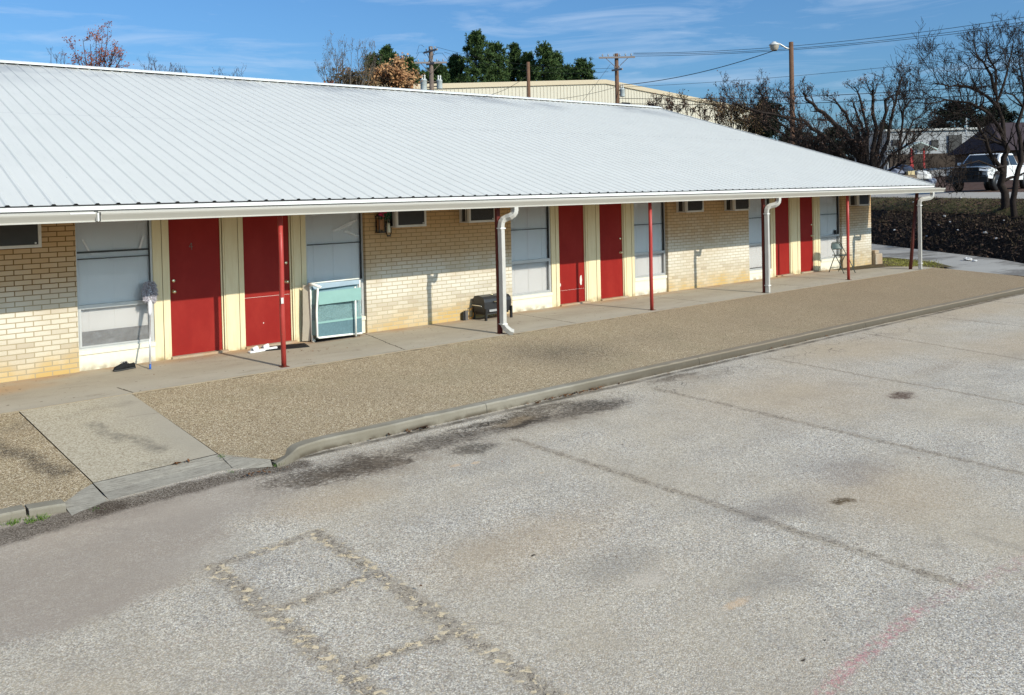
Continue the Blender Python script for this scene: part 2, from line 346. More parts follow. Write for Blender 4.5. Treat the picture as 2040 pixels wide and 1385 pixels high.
    lay(mul(n.seg(v, (-3.4, -4.95), (-2.1, -4.80), .20, .5), sp2), (.055, .042, .032), .95)
    lay(mul(n.seg(v, (-2.1, -4.80), (-.35, -4.74), .18, .5), sp2), (.055, .04, .03), 1.)
    ck = n.mr(n.vor(.55, v=n.flat(2.2, .45), out='Distance', feature='DISTANCE_TO_EDGE'), .010, .003); lay(mul(ck, n.ramp(n.noise(.8, 4), [(.50, 0.), (.60, 1.)])), (.2, .18, .16), .22)
    # faded pink painted stripe
    pk = n.ramp(n.noise(24, 5, .8), [(.46, 0.), (.60, 1.)])
    lay(mul(n.seg(v, (-.4, -10.14), (1.35, -10.02), .08, .15), pk), (.52, .22, .24), .75)
    lay(mul(n.seg(v, (1.35, -10.02), (3.6, -10.3), .07, .3), pk), (.40, .20, .22), .4)
    # small orange paint scraps
    for c, rx, ry in [((.55, -9.22), .17, .055), ((.8, -5.78), .09, .05), ((1.0, -5.85), .07, .04), ((1.85, -10.0), .02, .012), ((1.28, -6.5), .035, .02)]:
        lay(mul(n.blob(vf, c, rx, ry, .3), sp2), (.66, .47, .30), .8)
    for c, r in [((.03, -7.82), .03), ((.28, -9.87), .022), ((.57, -9.83), .015), ((2.5, -6.4), .02), ((-1.0, -7.9), .012), ((2.9, -9.2), .015)]:
        lay(n.blob(vf, c, r, r * .6, .4), (.03, .02, .015), .95)
    base = n.mix(1., base, (1.0, .98, .94), 'MULTIPLY')
    n.col(base)
    n.bump(n.mix(.4, n.ma('SUBTRACT', 1, d1), n.noise(40, 4, .7)), .5, .006)
    return n.m
M['parking'] = parking_mat()
def apron_mat():
    n = N('tan_pebble_aggregate', .9, .15)
    c1 = n.vor(112, out='Color'); g = n.xyz(c1)[0]; d1 = n.vor(112, out='Distance')
    base = n.ramp(g, [(0, (.13, .09, .05)), (.3, (.31, .23, .135)), (.6, (.49, .385, .24)), (.85, (.69, .57, .40)), (1, (.84, .74, .58))])
    base = n.mix(n.ramp(d1, [(.40, 0.), (.8, .8)]), base, (.20, .15, .095))
    big = n.noise(.8, 5, .6); base = n.mix(n.ramp(big, [(.35, 0.), (.75, .45)]), base, (.25, .20, .135))
    grn = n.noise(1.5, 5, .6, v=n.map(loc=(4, 9, 0))); base = n.mix(n.ramp(grn, [(.5, 0.), (.8, .25)]), base, (.28, .26, .15))
    vb = n.flat(1.6, .5); sp = n.ma('MULTIPLY', n.ramp(n.noise(22, 4, .7), [(.32, .3), (.62, 1.)]), n.ramp(n.xyz(c1)[1], [(.3, 1.), (.9, .35)]))
    for c, rx, ry, a in [((4.9, -3.2), 1.3, 1.0, .8), ((4.3, -2.8), 1.2, .8, .5), ((7, -3.2), 1.5, .6, .22)]:
        base = n.mix(n.ma('MULTIPLY', n.ma('MULTIPLY', n.blob(vb, c, rx, ry, .05), sp), a), base, (.075, .065, .055))
    s2 = n.seg(vb, (-2.75, -2.5), (-2.25, -3.9), .22, .1); base = n.mix(n.ma('MULTIPLY', n.ma('MULTIPLY', s2, sp), 1.), base, (.06, .05, .042))
    s2 = n.blob(vb, (-2.35, -2.35), .35, .3, .05); base = n.mix(n.ma('MULTIPLY', n.ma('MULTIPLY', s2, sp), .5), base, (.14, .12, .10))
    e = n.seg(n.flat(6, .1), (-1, -1.83), (19.7, -1.80), .075, .1); base = n.mix(n.ma('MULTIPLY', e, n.mr(n.noise(4), .42, .6)), base, (.10, .08, .055))
    far = n.mr(n.xyz()[0], 4, 13); base = n.mix(n.ma('MULTIPLY', far, .5), base, (.235, .17, .11))
    n.col(base); n.bump(n.ma('SUBTRACT', 1, d1), .6, .006); return n.m
M['apron'] = apron_mat()
def concrete(name, c=(.47, .42, .35), kind='walk'):
    n = N(name, .88, .2)
    base = n.mix(n.noise(2.2, 6, .65), tuple(q * .82 for q in c), tuple(min(1, q * 1.12) for q in c))
    base = n.mix(n.ramp(n.noise(120, 3, .7), [(.35, .35), (.65, 0.)]), base, tuple(q * .55 for q in c))
    v = n.flat(6, .07); vb = n.flat(1.7, .45); x, y, z = n.xyz()
    sp = n.ramp(n.noise(14, 5, .7), [(.35, .1), (.7, 1.)])
    if kind == 'walk':
        o = n.ma('MULTIPLY', n.mr(y, -.42, -.02), n.mr(n.noise(1.5, 4), .32, .62)); base = n.mix(n.ma('MULTIPLY', o, .65), base, (.40, .22, .10))
        l = n.blob(vb, (-2.5, -.5), 1.2, .45, .1); base = n.mix(n.ma('MULTIPLY', l, .6), base, (.42, .22, .08))
        d = n.ramp(n.noise(1.1, 5, .65, v=n.map((.5, 1.6, 1))), [(.48, 0.), (.75, .5)]); base = n.mix(d, base, (.26, .21, .16))
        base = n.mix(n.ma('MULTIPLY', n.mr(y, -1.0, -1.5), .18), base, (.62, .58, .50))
        for a, b in [((3.14, .1), (2.77, -1.78)), ((6.3, .1), (6.25, -1.8)), ((9.95, .1), (9.95, -1.8)), ((13.6, .1), (13.6, -1.8)), ((16.2, .1), (15.9, -1.8)), ((-1.1, -1.4), (-1.05, -1.8))]:
            base = n.mix(n.ma('MULTIPLY', n.seg(v, a, b, .014, .5), .85), base, (.05, .038, .025))
        base = n.mix(n.ma('MULTIPLY', n.mr(n.noise(2.6, 6, .75, v=n.map((.6, 1.5, 1), loc=(3, 1, 0))), .55, .68), .4), base, (.20, .165, .125)); sp3 = n.mr(n.noise(16, 2, .5), .68, .71); base = n.mix(n.ma('MULTIPLY', sp3, n.mr(n.noise(1.6), .42, .6)), base, (.07, .05, .03))
    if kind == 'pad':
        ag = n.vor(90, out='Color'); f = n.mr(n.ma('ADD', x, n.ma('MULTIPLY', n.noise(2), .7)), -.6, -1.35)
        agc = n.ramp(n.xyz(ag)[0], [(0, (.26, .20, .13)), (.5, (.46, .40, .29)), (1, (.60, .54, .42))]); base = n.mix(n.ma('MULTIPLY', f, .7), base, agc)
        for c0, c1, wd, a in [((-1.75, -2.7), (-1.35, -3.8), .16, .9), ((-1.9, -2.3), (-1.2, -2.15), .12, .35), ((-1.6, -4.1), (-1.3, -4.2), .12, .4)]:
            base = n.mix(n.ma('MULTIPLY', n.ma('MULTIPLY', n.seg(vb, c0, c1, wd, .05), sp), a), base, (.17, .15, .12))
        base = n.mix(n.ma('MULTIPLY', n.seg(v, (-.92, -2.7), (-1.35, -2.66), .008, .4), .5), base, (.15, .12, .09))
    if kind == 'ramp':
        base = n.mix(n.ma('MULTIPLY', sp, .55), base, (.20, .18, .15))
        ln = n.mr(n.ma('ABSOLUTE', n.ma('SUBTRACT', n.noise(6, 3, v=n.map((.4, 9, 1))), .5)), .03, .01); base = n.mix(n.ma('MULTIPLY', ln, .6), base, (.12, .10, .08))
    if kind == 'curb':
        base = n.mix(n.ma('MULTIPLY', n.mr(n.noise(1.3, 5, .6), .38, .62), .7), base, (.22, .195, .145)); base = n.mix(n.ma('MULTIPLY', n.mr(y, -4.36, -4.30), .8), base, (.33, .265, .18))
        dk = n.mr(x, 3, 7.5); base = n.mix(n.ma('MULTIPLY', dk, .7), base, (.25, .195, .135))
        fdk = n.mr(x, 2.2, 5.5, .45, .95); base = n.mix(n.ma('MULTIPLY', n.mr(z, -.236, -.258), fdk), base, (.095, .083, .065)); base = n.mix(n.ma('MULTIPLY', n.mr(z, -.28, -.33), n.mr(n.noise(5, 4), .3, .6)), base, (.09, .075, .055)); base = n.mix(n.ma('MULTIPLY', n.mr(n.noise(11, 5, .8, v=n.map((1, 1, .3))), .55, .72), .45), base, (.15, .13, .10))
    n.col(base); n.bump(n.noise(90, 4, .7), .3, .004); return n.m
M['walk'] = concrete('walk_concrete', (.43, .375, .295)); M['pad'] = concrete('pad_concrete', (.43, .38, .30), 'pad')
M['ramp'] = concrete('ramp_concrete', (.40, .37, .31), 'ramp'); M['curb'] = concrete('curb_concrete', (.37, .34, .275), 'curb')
def drivem():
    n = N('driveway_concrete', .9, .2)
    base = n.mix(n.noise(.9, 5, .6), (.34, .33, .31), (.47, .455, .425))
    base = n.mix(n.ramp(n.noise(70, 3, .7), [(.35, .4), (.65, 0.)]), base, (.2, .19, .18))
    st = n.ramp(n.noise(.6, 6, .7, v=n.map((.35, 1.4, 1), rot=(0, 0, .7))), [(.50, 0.), (.60, .75)]); base = n.mix(st, base, (.12, .11, .10))
    n.col(base); n.bump(n.noise(60, 4), .3, .004); return n.m
M['drive'] = drivem()
def groundm():
    n = N('bare_ground', .95, .1)
    base = n.ramp(n.noise(1.5, 6, .7), [(.3, (.05, .035, .02)), (.5, (.11, .085, .05)), (.7, (.10, .11, .035))])
    n.col(n.mix(.4, base, n.ramp(n.noise(30, 4), [(.3, (.03, .02, .015)), (.7, (.16, .12, .07))]))); return n.m
M['ground'] = groundm()
def bankm():
    n = N('dark_leaf_litter', .95, .08)
    base = n.ramp(n.noise(9, 6, .8), [(.33, (.008, .005, .004)), (.48, (.028, .018, .013)), (.60, (.075, .050, .035)), (.74, (.19, .14, .10))])
    n.col(base); n.bump(n.noise(14, 6, .8), 1, .12); return n.m
M['bank'] = bankm()
def grassm():
    n = N('weedy_grass', .95, .1)
    base = n.ramp(n.noise(5, 6, .75), [(.3, (.035, .026, .014)), (.45, (.09, .085, .032)), (.6, (.15, .125, .055)), (.75, (.21, .15, .09))])
    n.col(base); n.bump(n.noise(25, 5, .8), 1, .05); return n.m
M['grass'] = grassm()
M['bark'] = simple('dark_bark', (.030, .023, .020), .95, .1, 0, .5, 8)
M['bark_red'] = simple('reddish_bark', (.06, .034, .026), .95, .1, 0, .5, 8)
M['bark_grey'] = simple('grey_bark', (.13, .11, .09), .95, .1, 0, .4, 8)
M['polewood'] = simple('pole_wood', (.15, .085, .055), .9, .15, 0, .45, 5)
M['polewood_grey'] = simple('weathered_pole_wood', (.16, .125, .105), .9, .15, 0, .4, 6)
def leafm(name, c1, c2):
    n = N(name, .7, .2); oi = n.vor(3.1, out='Color'); n.col(n.mix(n.xyz(oi)[0], c1, c2)); return n.m
M['needle'] = leafm('pine_needles', (.014, .036, .012), (.07, .11, .03)); M['needle2'] = leafm('dark_juniper', (.008, .012, .007), (.02, .026, .012))
M['leaf_tan'] = leafm('dry_tan_leaves', (.20, .085, .035), (.46, .27, .13)); M['leaf_red'] = leafm('rusty_leaves', (.13, .035, .025), (.30, .09, .03))
M['leaf_olive'] = leafm('olive_brown_leaves', (.07, .06, .02), (.17, .10, .05)); M['leaf_dark'] = leafm('dark_dry_leaves', (.05, .03, .02), (.12, .07, .05))

# ---------------------------------------------------------------- ground and paving (structure)
def sheet(name, poly, mat, kind='structure', th=None):
    b = MB(); b.add(poly, [tuple(range(len(poly)))]); return b.build(name, mat, kind=kind)
PS = .015
def pz(y): return -.34 + PS * min(0, y + 4.49)
# terrain: height depends on s, the distance across the bank line, t runs along the bank
SD = Vector((.773, -.635)); TD = Vector((.635, .773))
def prof(s):
    pts = [(-1e4, -.55), (19.4, -.55), (19.9, -.42), (20.4, .0), (21.5, .75), (22.8, 1.36), (23.6, 1.54), (24, 1.60), (26.5, 1.80), (28, 1.83), (31, 1.9), (35, 2.75), (38.5, 3.1), (41, 3.6), (60, 3.7), (1e4, 3.7)]
    for (a, za), (b, zb) in zip(pts, pts[1:]):
        if a <= s <= b: return za + (zb - za) * (s - a) / (b - a)
def st(s, t, dz=0, rough=0):
    p = SD * s + TD * t; z = prof(s) + dz
    if rough: z += rough * mnoise.noise(Vector((p.x * .5, p.y * .5, 0))) + rough * .5 * mnoise.noise(Vector((p.x * 1.7, p.y * 1.7, 3)))
    return (p.x, p.y, z)
def stgrid(name, ss, ts, mat, dz=0, rough=0, kind='structure'):
    b = MB(); b.smooth = True
    for s in ss:
        for t in ts: b.v.append(st(s, t, dz, rough if ss[0] < s < ss[-1] else rough * .3))
    nt_ = len(ts)
    for i in range(len(ss) - 1):
        for j in range(nt_ - 1): b.face(i * nt_ + j, (i + 1) * nt_ + j, (i + 1) * nt_ + j + 1, i * nt_ + j + 1)
    return b.build(name, mat, kind=kind)
fr = lambda a, b, n: [a + (b - a) * i / n for i in range(n + 1)]
stgrid('ground', [-2500, -300, -60, 0, 15, 19.4, 19.9, 20.4, 21.5, 22.8, 23.6, 25.5, 28, 31, 35, 38.5, 41, 60, 300, 3000], [-2500, -300, -60, -20, 0, 20, 60, 120, 300, 3000], M['ground'], -.12)
stgrid('bank', fr(19.45, 23.4, 26), fr(-10, 75, 240), M['bank'], .02, .07)
stgrid('grass_strip', fr(22.2, 24.05, 8), fr(-10, 75, 160), M['grass'], .04, .06)
M['pave_far'] = simple('pale_far_pavement', (.40, .37, .33), .9, .2, 0, .15, 1)
M['dirt_lot'] = simple('brown_dirt', (.10, .06, .045), .95, .1, 0, .5, 2)
stgrid('path', [24.0, 25, 26.5], fr(-10, 90, 60), M['pave_far'], .05)
stgrid('dirt_lot', [26.5, 28, 31, 33, 35], fr(-20, 120, 40), M['dirt_lot'], .03, .04)
stgrid('road', [35, 36.5, 38.5, 41], fr(-60, 200, 30), M['pave_far'], .03)

def grid(name, x0, x1, nx, y0, y1, ny, zf, mat):
    b = MB(); b.smooth = True
    for i in range(nx + 1):
        for j in range(ny + 1):
            x = x0 + (x1 - x0) * i / nx; y = y0 + (y1 - y0) * j / ny; b.v.append((x, y, zf(x, y)))
    for i in range(nx):
        for j in range(ny): a = i * (ny + 1) + j; b.face(a, a + ny + 1, a + ny + 2, a + 1)
    return b.build(name, mat, kind='structure')
def pf(x, y):
    z = pz(y) + .006 * mnoise.noise(Vector((x * .6, y * .6, 0)))
    z += .045 * max(0, min(1, (-.3 - x) / .6)) * max(0, min(1, (y + 5.3) / .6))          # built-up lip below the ramp
    dx, dy = (x - 2.3) / .8, (y + 4.95) / .22; z -= .03 * math.exp(-(dx * dx + dy * dy))     # pothole
    return z
grid('parking_lot', -14, 34, 200, -40, -4.40, 300, pf, M['parking'])
# apron (pebble finish), pad, walk
AS = .0945
def az_(y): return AS * (y + 1.78)
def ap(name, pts, mat, dz=0): return sheet(name, [(x, y, az_(y) + dz) for x, y in pts], mat)
ap('pebble_apron', [(-.93, -4.26), (-.585, -4.60), (-.54, -4.65), (-.3, -4.54), (-.1, -4.44), (20.8, -4.44), (20.95, -4.2), (20.47, -3.76), (19.75, -1.79), (-1.06, -1.84), (-1.06, -2)], M['apron'], .0)
ap('pebble_apron_left', [(-12, -4.50), (-2.66, -4.52), (-2.4, -4.56), (-2.092, -4.27), (-2.252, -1.85), (-12, -1.85)], M['apron'], .0)
ap('entry_pad', [(-2.085, -4.27), (-.945, -4.21), (-1.075, -1.79), (-2.245, -1.80)], M['pad'], .004)
# ramp strip below the pad with two flared wings
b = MB()
b.add([(-2.09, -4.28, -.232), (-.94, -4.22, -.228), (-.92, -4.36, -.268), (-2.06, -4.46, -.275), (-.93, -4.58, -.300), (-2.05, -4.70, -.306)], [(3, 2, 1, 0), (5, 4, 2, 3)])
b.build('ramp', M['ramp'], kind='structure')
b = MB(); b.add([(-.93, -4.23, -.229), (-.57, -4.60, -.268), (-.60, -4.72, -.31), (-.92, -4.58, -.302)], [(3, 2, 1, 0)])
b.add([(-2.10, -4.29, -.233), (-2.06, -4.70, -.308), (-2.38, -4.80, -.31), (-2.40, -4.52, -.262)], [(0, 3, 2, 1)]); b.build('ramp_wing', M['ramp'], kind='structure')
# dark earth strip that washed up against the ramp
# walkway slab
grid('walkway', -12, 17.6, 60, -1.84, .2, 6, lambda x, y: .0 + (.004 if -11.9 < x else 0), M['walk'])
b = MB(); b.extr([(-1.845, .003), (-1.845, -.06), (-1.83, -.06), (-1.83, .003)], -12, 19.7); b.build('walkway_edge', M['curb'], kind='structure')
sheet('walkway_end', [(17.6, -1.84, .004), (19.7, -1.80, .002), (19.85, -1.3, .002), (19.2, -.75, .004), (17.6, -.5, .004)], M['walk'])
sheet('dirt_patch', [(17.6, -.5, .0), (19.2, -.76, .0), (19.9, -1.3, -.0), (19.75, -1.8, -.01), (20.6, -1.9, -.03), (21.8, -.8, -.03), (22.6, .9, -.02), (22.4, 3, -.01), (19.8, 3, 0), (17.6, .2, .0)], M['ground'])
def dz2(x, y): return -.045 - .012 * max(0, x - 20) + .05 * max(-4.5, min(0, y + 1.6))
b = MB(); b.smooth = True
NY, NX = 40, 8
for i in range(NY + 1):
    y = -4.28 + 60 * (i / NY) ** 1.6
    xi = 19.78 - .36 * (y + 1.8) if y < -1.8 else 21.6 if y > -1.2 else 19.78 + 1.82 * (y + 1.8) / .6
    xo = (20.1 + .635 * y) / .773
    for k in range(NX + 1): x = xi + (xo - xi) * k / NX; b.v.append((x, y, dz2(x, y) - .012))
for i in range(NY):
    for k in range(NX): a = i * (NX + 1) + k; b.face(a, a + 1, a + NX + 2, a + NX + 1)
b.build('driveway', M['drive'], kind='structure')

# ---------------------------------------------------------------- kerb: its own things, one per cast length
def curb(x0, x1, ytop, label, taper=False, n=14):
    b = MB(); b.smooth = False
    secs = []
    for i in range(n + 1):
        x = x0 + (x1 - x0) * i / n; j = .016 * mnoise.noise(Vector((x * 2, 1, 0))) + .016 * mnoise.noise(Vector((x * 7, 5, 0)))
        yo = ytop(x); zt = az_(-4.32) + .004; zb = -.42
        if taper: 
            k = min(1, i / 3); zt = zt - .055 * (1 - k)
        secs.append([(x, yo + .17, zt - .002), (x, yo + .022 + j * .5, zt + .002 + j * .3), (x, yo + .004 + j * .8, zt - .010 + j * .5), (x, yo - .006 + j * .8, zt - .05), (x, yo - .02 + j, zb)])
    o = 0
    for sct in secs: b.v += sct
    for i in range(n):
        for k in range(4): a = i * 5 + k; b.face(a, a + 1, a + 6, a + 5)
    b.face(0, 5 * 0 + 1, 2, 3, 4); e = 5 * n; b.face(e + 4, e + 3, e + 2, e + 1, e)
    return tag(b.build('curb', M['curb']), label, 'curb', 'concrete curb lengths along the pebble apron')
cy = lambda x: -4.47 - .27 * math.exp(-((x + .58) / .32) ** 2) * (1 if x < .6 else .0) if x < .6 else -4.47
curb(-.56, 2.2, cy, 'pale concrete curb length with a rounded end beside the ramp', True, 26)
curb(2.206, 6.2, lambda x: -4.47, 'concrete curb length behind the dark pothole with leaves at its foot', n=40)
curb(6.206, 11.0, lambda x: -4.47 - .004 * (x - 6), 'darker stained concrete curb length opposite the middle red doors', n=40)
curb(11.006, 20.9, lambda x: -4.49 - .012 * (x - 11), 'farthest crumbling curb length running to the right edge of the picture', n=60)
curb(-2.66, -2.40, lambda x: -4.62 - .25 * (x + 2.66), 'short cracked curb piece beside the left side of the ramp', n=5)
curb(-7, -2.68, lambda x: -4.60 + .0 * x, 'leftmost concrete curb length with grass growing at its foot', n=30)

# ---------------------------------------------------------------- motel building
motel = empty('motel_building', 'long low buff brick motel row with white metal roof and red doors', 'building')
RX0, RX1 = -12.0, 19.78
EY, EZ, RY, RZ = -1.81, 2.247, 7.889, 5.1945
sl_ = (RZ - EZ) / (RY - EY); nrm = Vector((0, -sl_, 1)).normalized()
def roof_sheet(front=True):
    b = MB(); xs = []
    x = -2.2856 - .2286 * 42
    while x < RX1 + .01:
        for dx, h in ((-.030, 0), (-.013, .015), (.013, .015), (.030, 0)): xs.append((x + dx, h))
        x += .2286
    xs = [(max(RX0, min(RX1, a)), h) for a, h in xs]; xs = [(RX0 - .001, 0)] + xs + [(RX1 + .001, 0)]
    NS = 6
    for a, h in xs:
        for k in range(NS + 1):
            u = k / NS; y = EY + (RY - EY) * u; z = EZ + (RZ - EZ) * u
            if not front: y = 2 * RY - y
            nn = nrm if front else Vector((0, sl_, 1)).normalized()
            wob = .004 * mnoise.noise(Vector((a * .8, y * .7, 0)))
            b.v.append((a, y + nn.y * h, z + nn.z * h + wob))
    for i in range(len(xs) - 1):
        for k in range(NS): q = i * (NS + 1) + k; b.face(q, q + NS + 1, q + NS + 2, q + 1)
    return b
rf = roof_sheet().build('roof', M['roof'], motel)
roof_sheet(False).build('roof', M['roof'], motel)
b = MB()
for i in range(4):
    xa = RX0 + i * (RX1 - RX0) / 4; xb = RX0 + (i + 1) * (RX1 - RX0) / 4 + (.0 if i == 3 else .05); zz = .002 * (i % 2)
    w_ = .17
    b.add([(xa, RY - w_, RZ - w_ * sl_ + .055 + zz), (xb, RY - w_, RZ - w_ * sl_ + .055 + zz), (xb, RY, RZ + .066 + zz), (xa, RY, RZ + .066 + zz), (xb, RY + w_, RZ - w_ * sl_ + .055 + zz), (xa, RY + w_, RZ - w_ * sl_ + .055 + zz),
           (xa, RY - w_, RZ - w_ * sl_ + .040 + zz), (xb, RY - w_, RZ - w_ * sl_ + .040 + zz)], [(0, 1, 2, 3), (3, 2, 4, 5), (6, 7, 1, 0)])
b.build('ridge_cap', M['white'], rf)
# deck under the sheet, rake trim and gable wall
b = MB(); b.add([(RX0, EY + .04, EZ - .02), (RX1 - .02, EY + .04, EZ - .02), (RX1 - .02, RY, RZ - .02), (RX0, RY, RZ - .02), (RX1 - .02, 2 * RY - EY, EZ - .02), (RX0, 2 * RY - EY, EZ - .02)], [(0, 1, 2, 3), (3, 2, 4, 5)])
b.build('roof_deck', M['dark'], motel)
b = MB()
for sgn in (1, -1):
    y0 = EY if sgn == 1 else 2 * RY - EY
    b.add([(RX1 - .04, y0, EZ + .022), (RX1 + .012, y0, EZ + .022), (RX1 + .012, RY, RZ + .024), (RX1 - .04, RY, RZ + .024), (RX1 + .012, y0, EZ - .12), (RX1 + .012, RY, RZ - .12), (RX1 - .01, y0, EZ - .12), (RX1 - .01, RY, RZ - .12)],
          [(0, 1, 2, 3), (1, 4, 5, 2), (4, 6, 7, 5)])
b.build('rake_trim', M['white'], motel)
# fascia trim, drip edge, gutter, soffit
b = MB(); b.extr([(-1.846, 2.184), (-1.846, 2.226), (-1.80, 2.238), (-1.79, 2.16)], RX0, RX1 - .12); b.build('fascia', M['white'], motel)
b = MB(); b.extr([(-1.835, 2.229), (-1.835, 2.240), (-1.79, 2.244), (-1.79, 2.230)], RX0, RX1 - .1); b.build('drip_edge', M['dark'], motel)
GP = [(-1.85, 2.168), (-1.85, 2.050), (-1.935, 2.045), (-1.947, 2.047), (-1.947, 2.057), (-1.936, 2.064), (-1.950, 2.085), (-1.978, 2.125), (-1.985, 2.140), (-1.985, 2.158), (-1.968, 2.160), (-1.968, 2.145), (-1.958, 2.130), (-1.93, 2.085), (-1.925, 2.058), (-1.86, 2.06), (-1.86, 2.168)]
def gutter(x0, x1):
    b = MB(); b.extr(GP, x0, x1, True, 1)
    b.box(x1 - .004, x1, -1.975, -1.855, 2.055, 2.14); b.box(x0, x0 + .004, -1.975, -1.855, 2.055, 2.14)
    return b.build('gutter', M['gutter'], motel)
g1 = gutter(RX0, -1.425); g2 = gutter(-1.38, 20.02)
b = MB()
for x0, x1 in ((-1.425, -1.412), (-1.392, -1.38)): b.box(x0, x1, -1.965, -1.86, 2.052, 2.155)
b.build('gutter_seal', M['dark'], motel)
b = MB(); b.box(-1.70, -1.44, -1.9895, -1.9885, 2.142, 2.157); b.box(-1.412, -1.392, -1.96, -1.86, 2.053, 2.15); b.build('gutter_patch', M['white'], motel)
b = MB(); b.extr([(-1.80, 2.10), (-1.80, 2.195), (-1.843, 2.195), (-1.843, 2.10)], RX0, 19.7); b.build('fascia_board', M['dark'], motel)  # board coloured dark to stand for shade inside the gutter gap
b = MB(); b.box(RX0, 19.76, -1.80, 0.2, 2.135, 2.15); b.build('soffit', M['soffit'], motel)
b = MB(); b.box(RX0, 19.7, -1.74, -1.60, 2.06, 2.132); b.build('porch_beam', M['soffit'], motel)
# walls
SEG = [(-11.8, -1.209), (3.182, 6.317), (10.822, 13.845), (18.155, 19.74)]
for i, (a, c) in enumerate(SEG):
    b = MB(); b.box(a, c, 0, .22, -.05, 2.134)
    if i == 3:
        b.box(19.52, 19.74, .22, 15.7, -.05, 2.134)
        b.add([(19.738, .0, 2.13), (19.738, 15.7, 2.13), (19.738, RY, RZ - .3), (19.54, 0, 2.13), (19.54, 15.7, 2.13), (19.54, RY, RZ - .3)], [(0, 1, 2), (5, 4, 3)])
        b.box(-11.8, 19.51, 15.5, 15.7, -.05, 2.3)
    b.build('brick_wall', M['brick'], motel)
b = MB(); b.box(-1.6, 19.6, .6, .62, 0, 2.13); b.build('inner_wall', M['interior'], motel)

def window(x0, x1, sill, rail, trans, blind_to, extra=None):
    P = .002
    b = MB(); b.box(x0, x1, .055, .10, .0, sill - .005); 
    pn = b.build('window_panel', M['panel'], motel)
    b = MB(); b.box(x0, x1, .035, .12, sill - .005, sill + .055); b.build('window_sill', M['panel'], motel)
    z0 = sill + .055; z1 = 2.125; f = .028
    b = MB()
    b.box(x0, x0 + f, .075, .13, z0, z1); b.box(x1 - f, x1, .075, .13, z0, z1)
    b.box(x0 + f, x1 - f, .077, .13, z0, z0 + .03); b.box(x0 + f, x1 - f, .077, .13, z1 - .03, z1)
    b.box(x0 + f, x1 - f, .072, .125, rail - .012, rail + .045)
    b.box(x0 + f, x0 + 2 * f, .064, .10, z0 + .03, rail - .012); b.box(x1 - 2 * f, x1 - f, .064, .10, z0 + .03, rail - .012)
    b.box(x0 + 2 * f, x1 - 2 * f, .066, .10, z0 + .03, z0 + .05)
    b.box((x0 + x1) / 2 - .04, (x0 + x1) / 2 + .04, .060, .073, rail + .02, rail + .034)
    wn = b.build('window', M['alu'], motel)
    b = MB(); b.box(x0 + f, x1 - f, .085, .12, trans, trans + .012); b.box(x1 - f - .012, x1 - f, .08, .115, rail + .05, z1 - .03); b.build('window_bar', M['dark'], wn)
    b = MB(); b.quad((x0 + f, .106, z0), (x1 - f, .106, z0), (x1 - f, .106, z1), (x0 + f, .106, z1)); b.build('glass', M['glass'], wn)
    b = MB(); b.quad((x0 + 2 * f, .082, z0 + .03), (x1 - 2 * f, .082, z0 + .03), (x1 - 2 * f, .082, rail), (x0 + 2 * f, .082, rail)); b.build('insect_screen', M['screen'], wn)
    b = MB(); z = z1; k = 0
    while z > blind_to:
        t = .0025 * mnoise.noise(Vector((x0, z * 3, 0)))
        b.add([(x0 + f, .139 + t, z), (x1 - f, .139 + t, z), (x1 - f, .146 + t, z - .021), (x0 + f, .146 + t, z - .021)], [(3, 2, 1, 0)]); z -= .0195
    for q in (.17, .5, .83):
        xx = x0 + (x1 - x0) * q; b.box(xx - .002, xx + .002, .134, .137, blind_to, z1)
    bl = b.build('blind', M['blind'], wn)
    b = MB(); b.quad((x0, .17, z0), (x1, .17, z0), (x1, .17, z1), (x0, .17, z1)); b.build('backing', simple('window_backing', (.13, .13, .135), .9, .1), wn)
    return wn
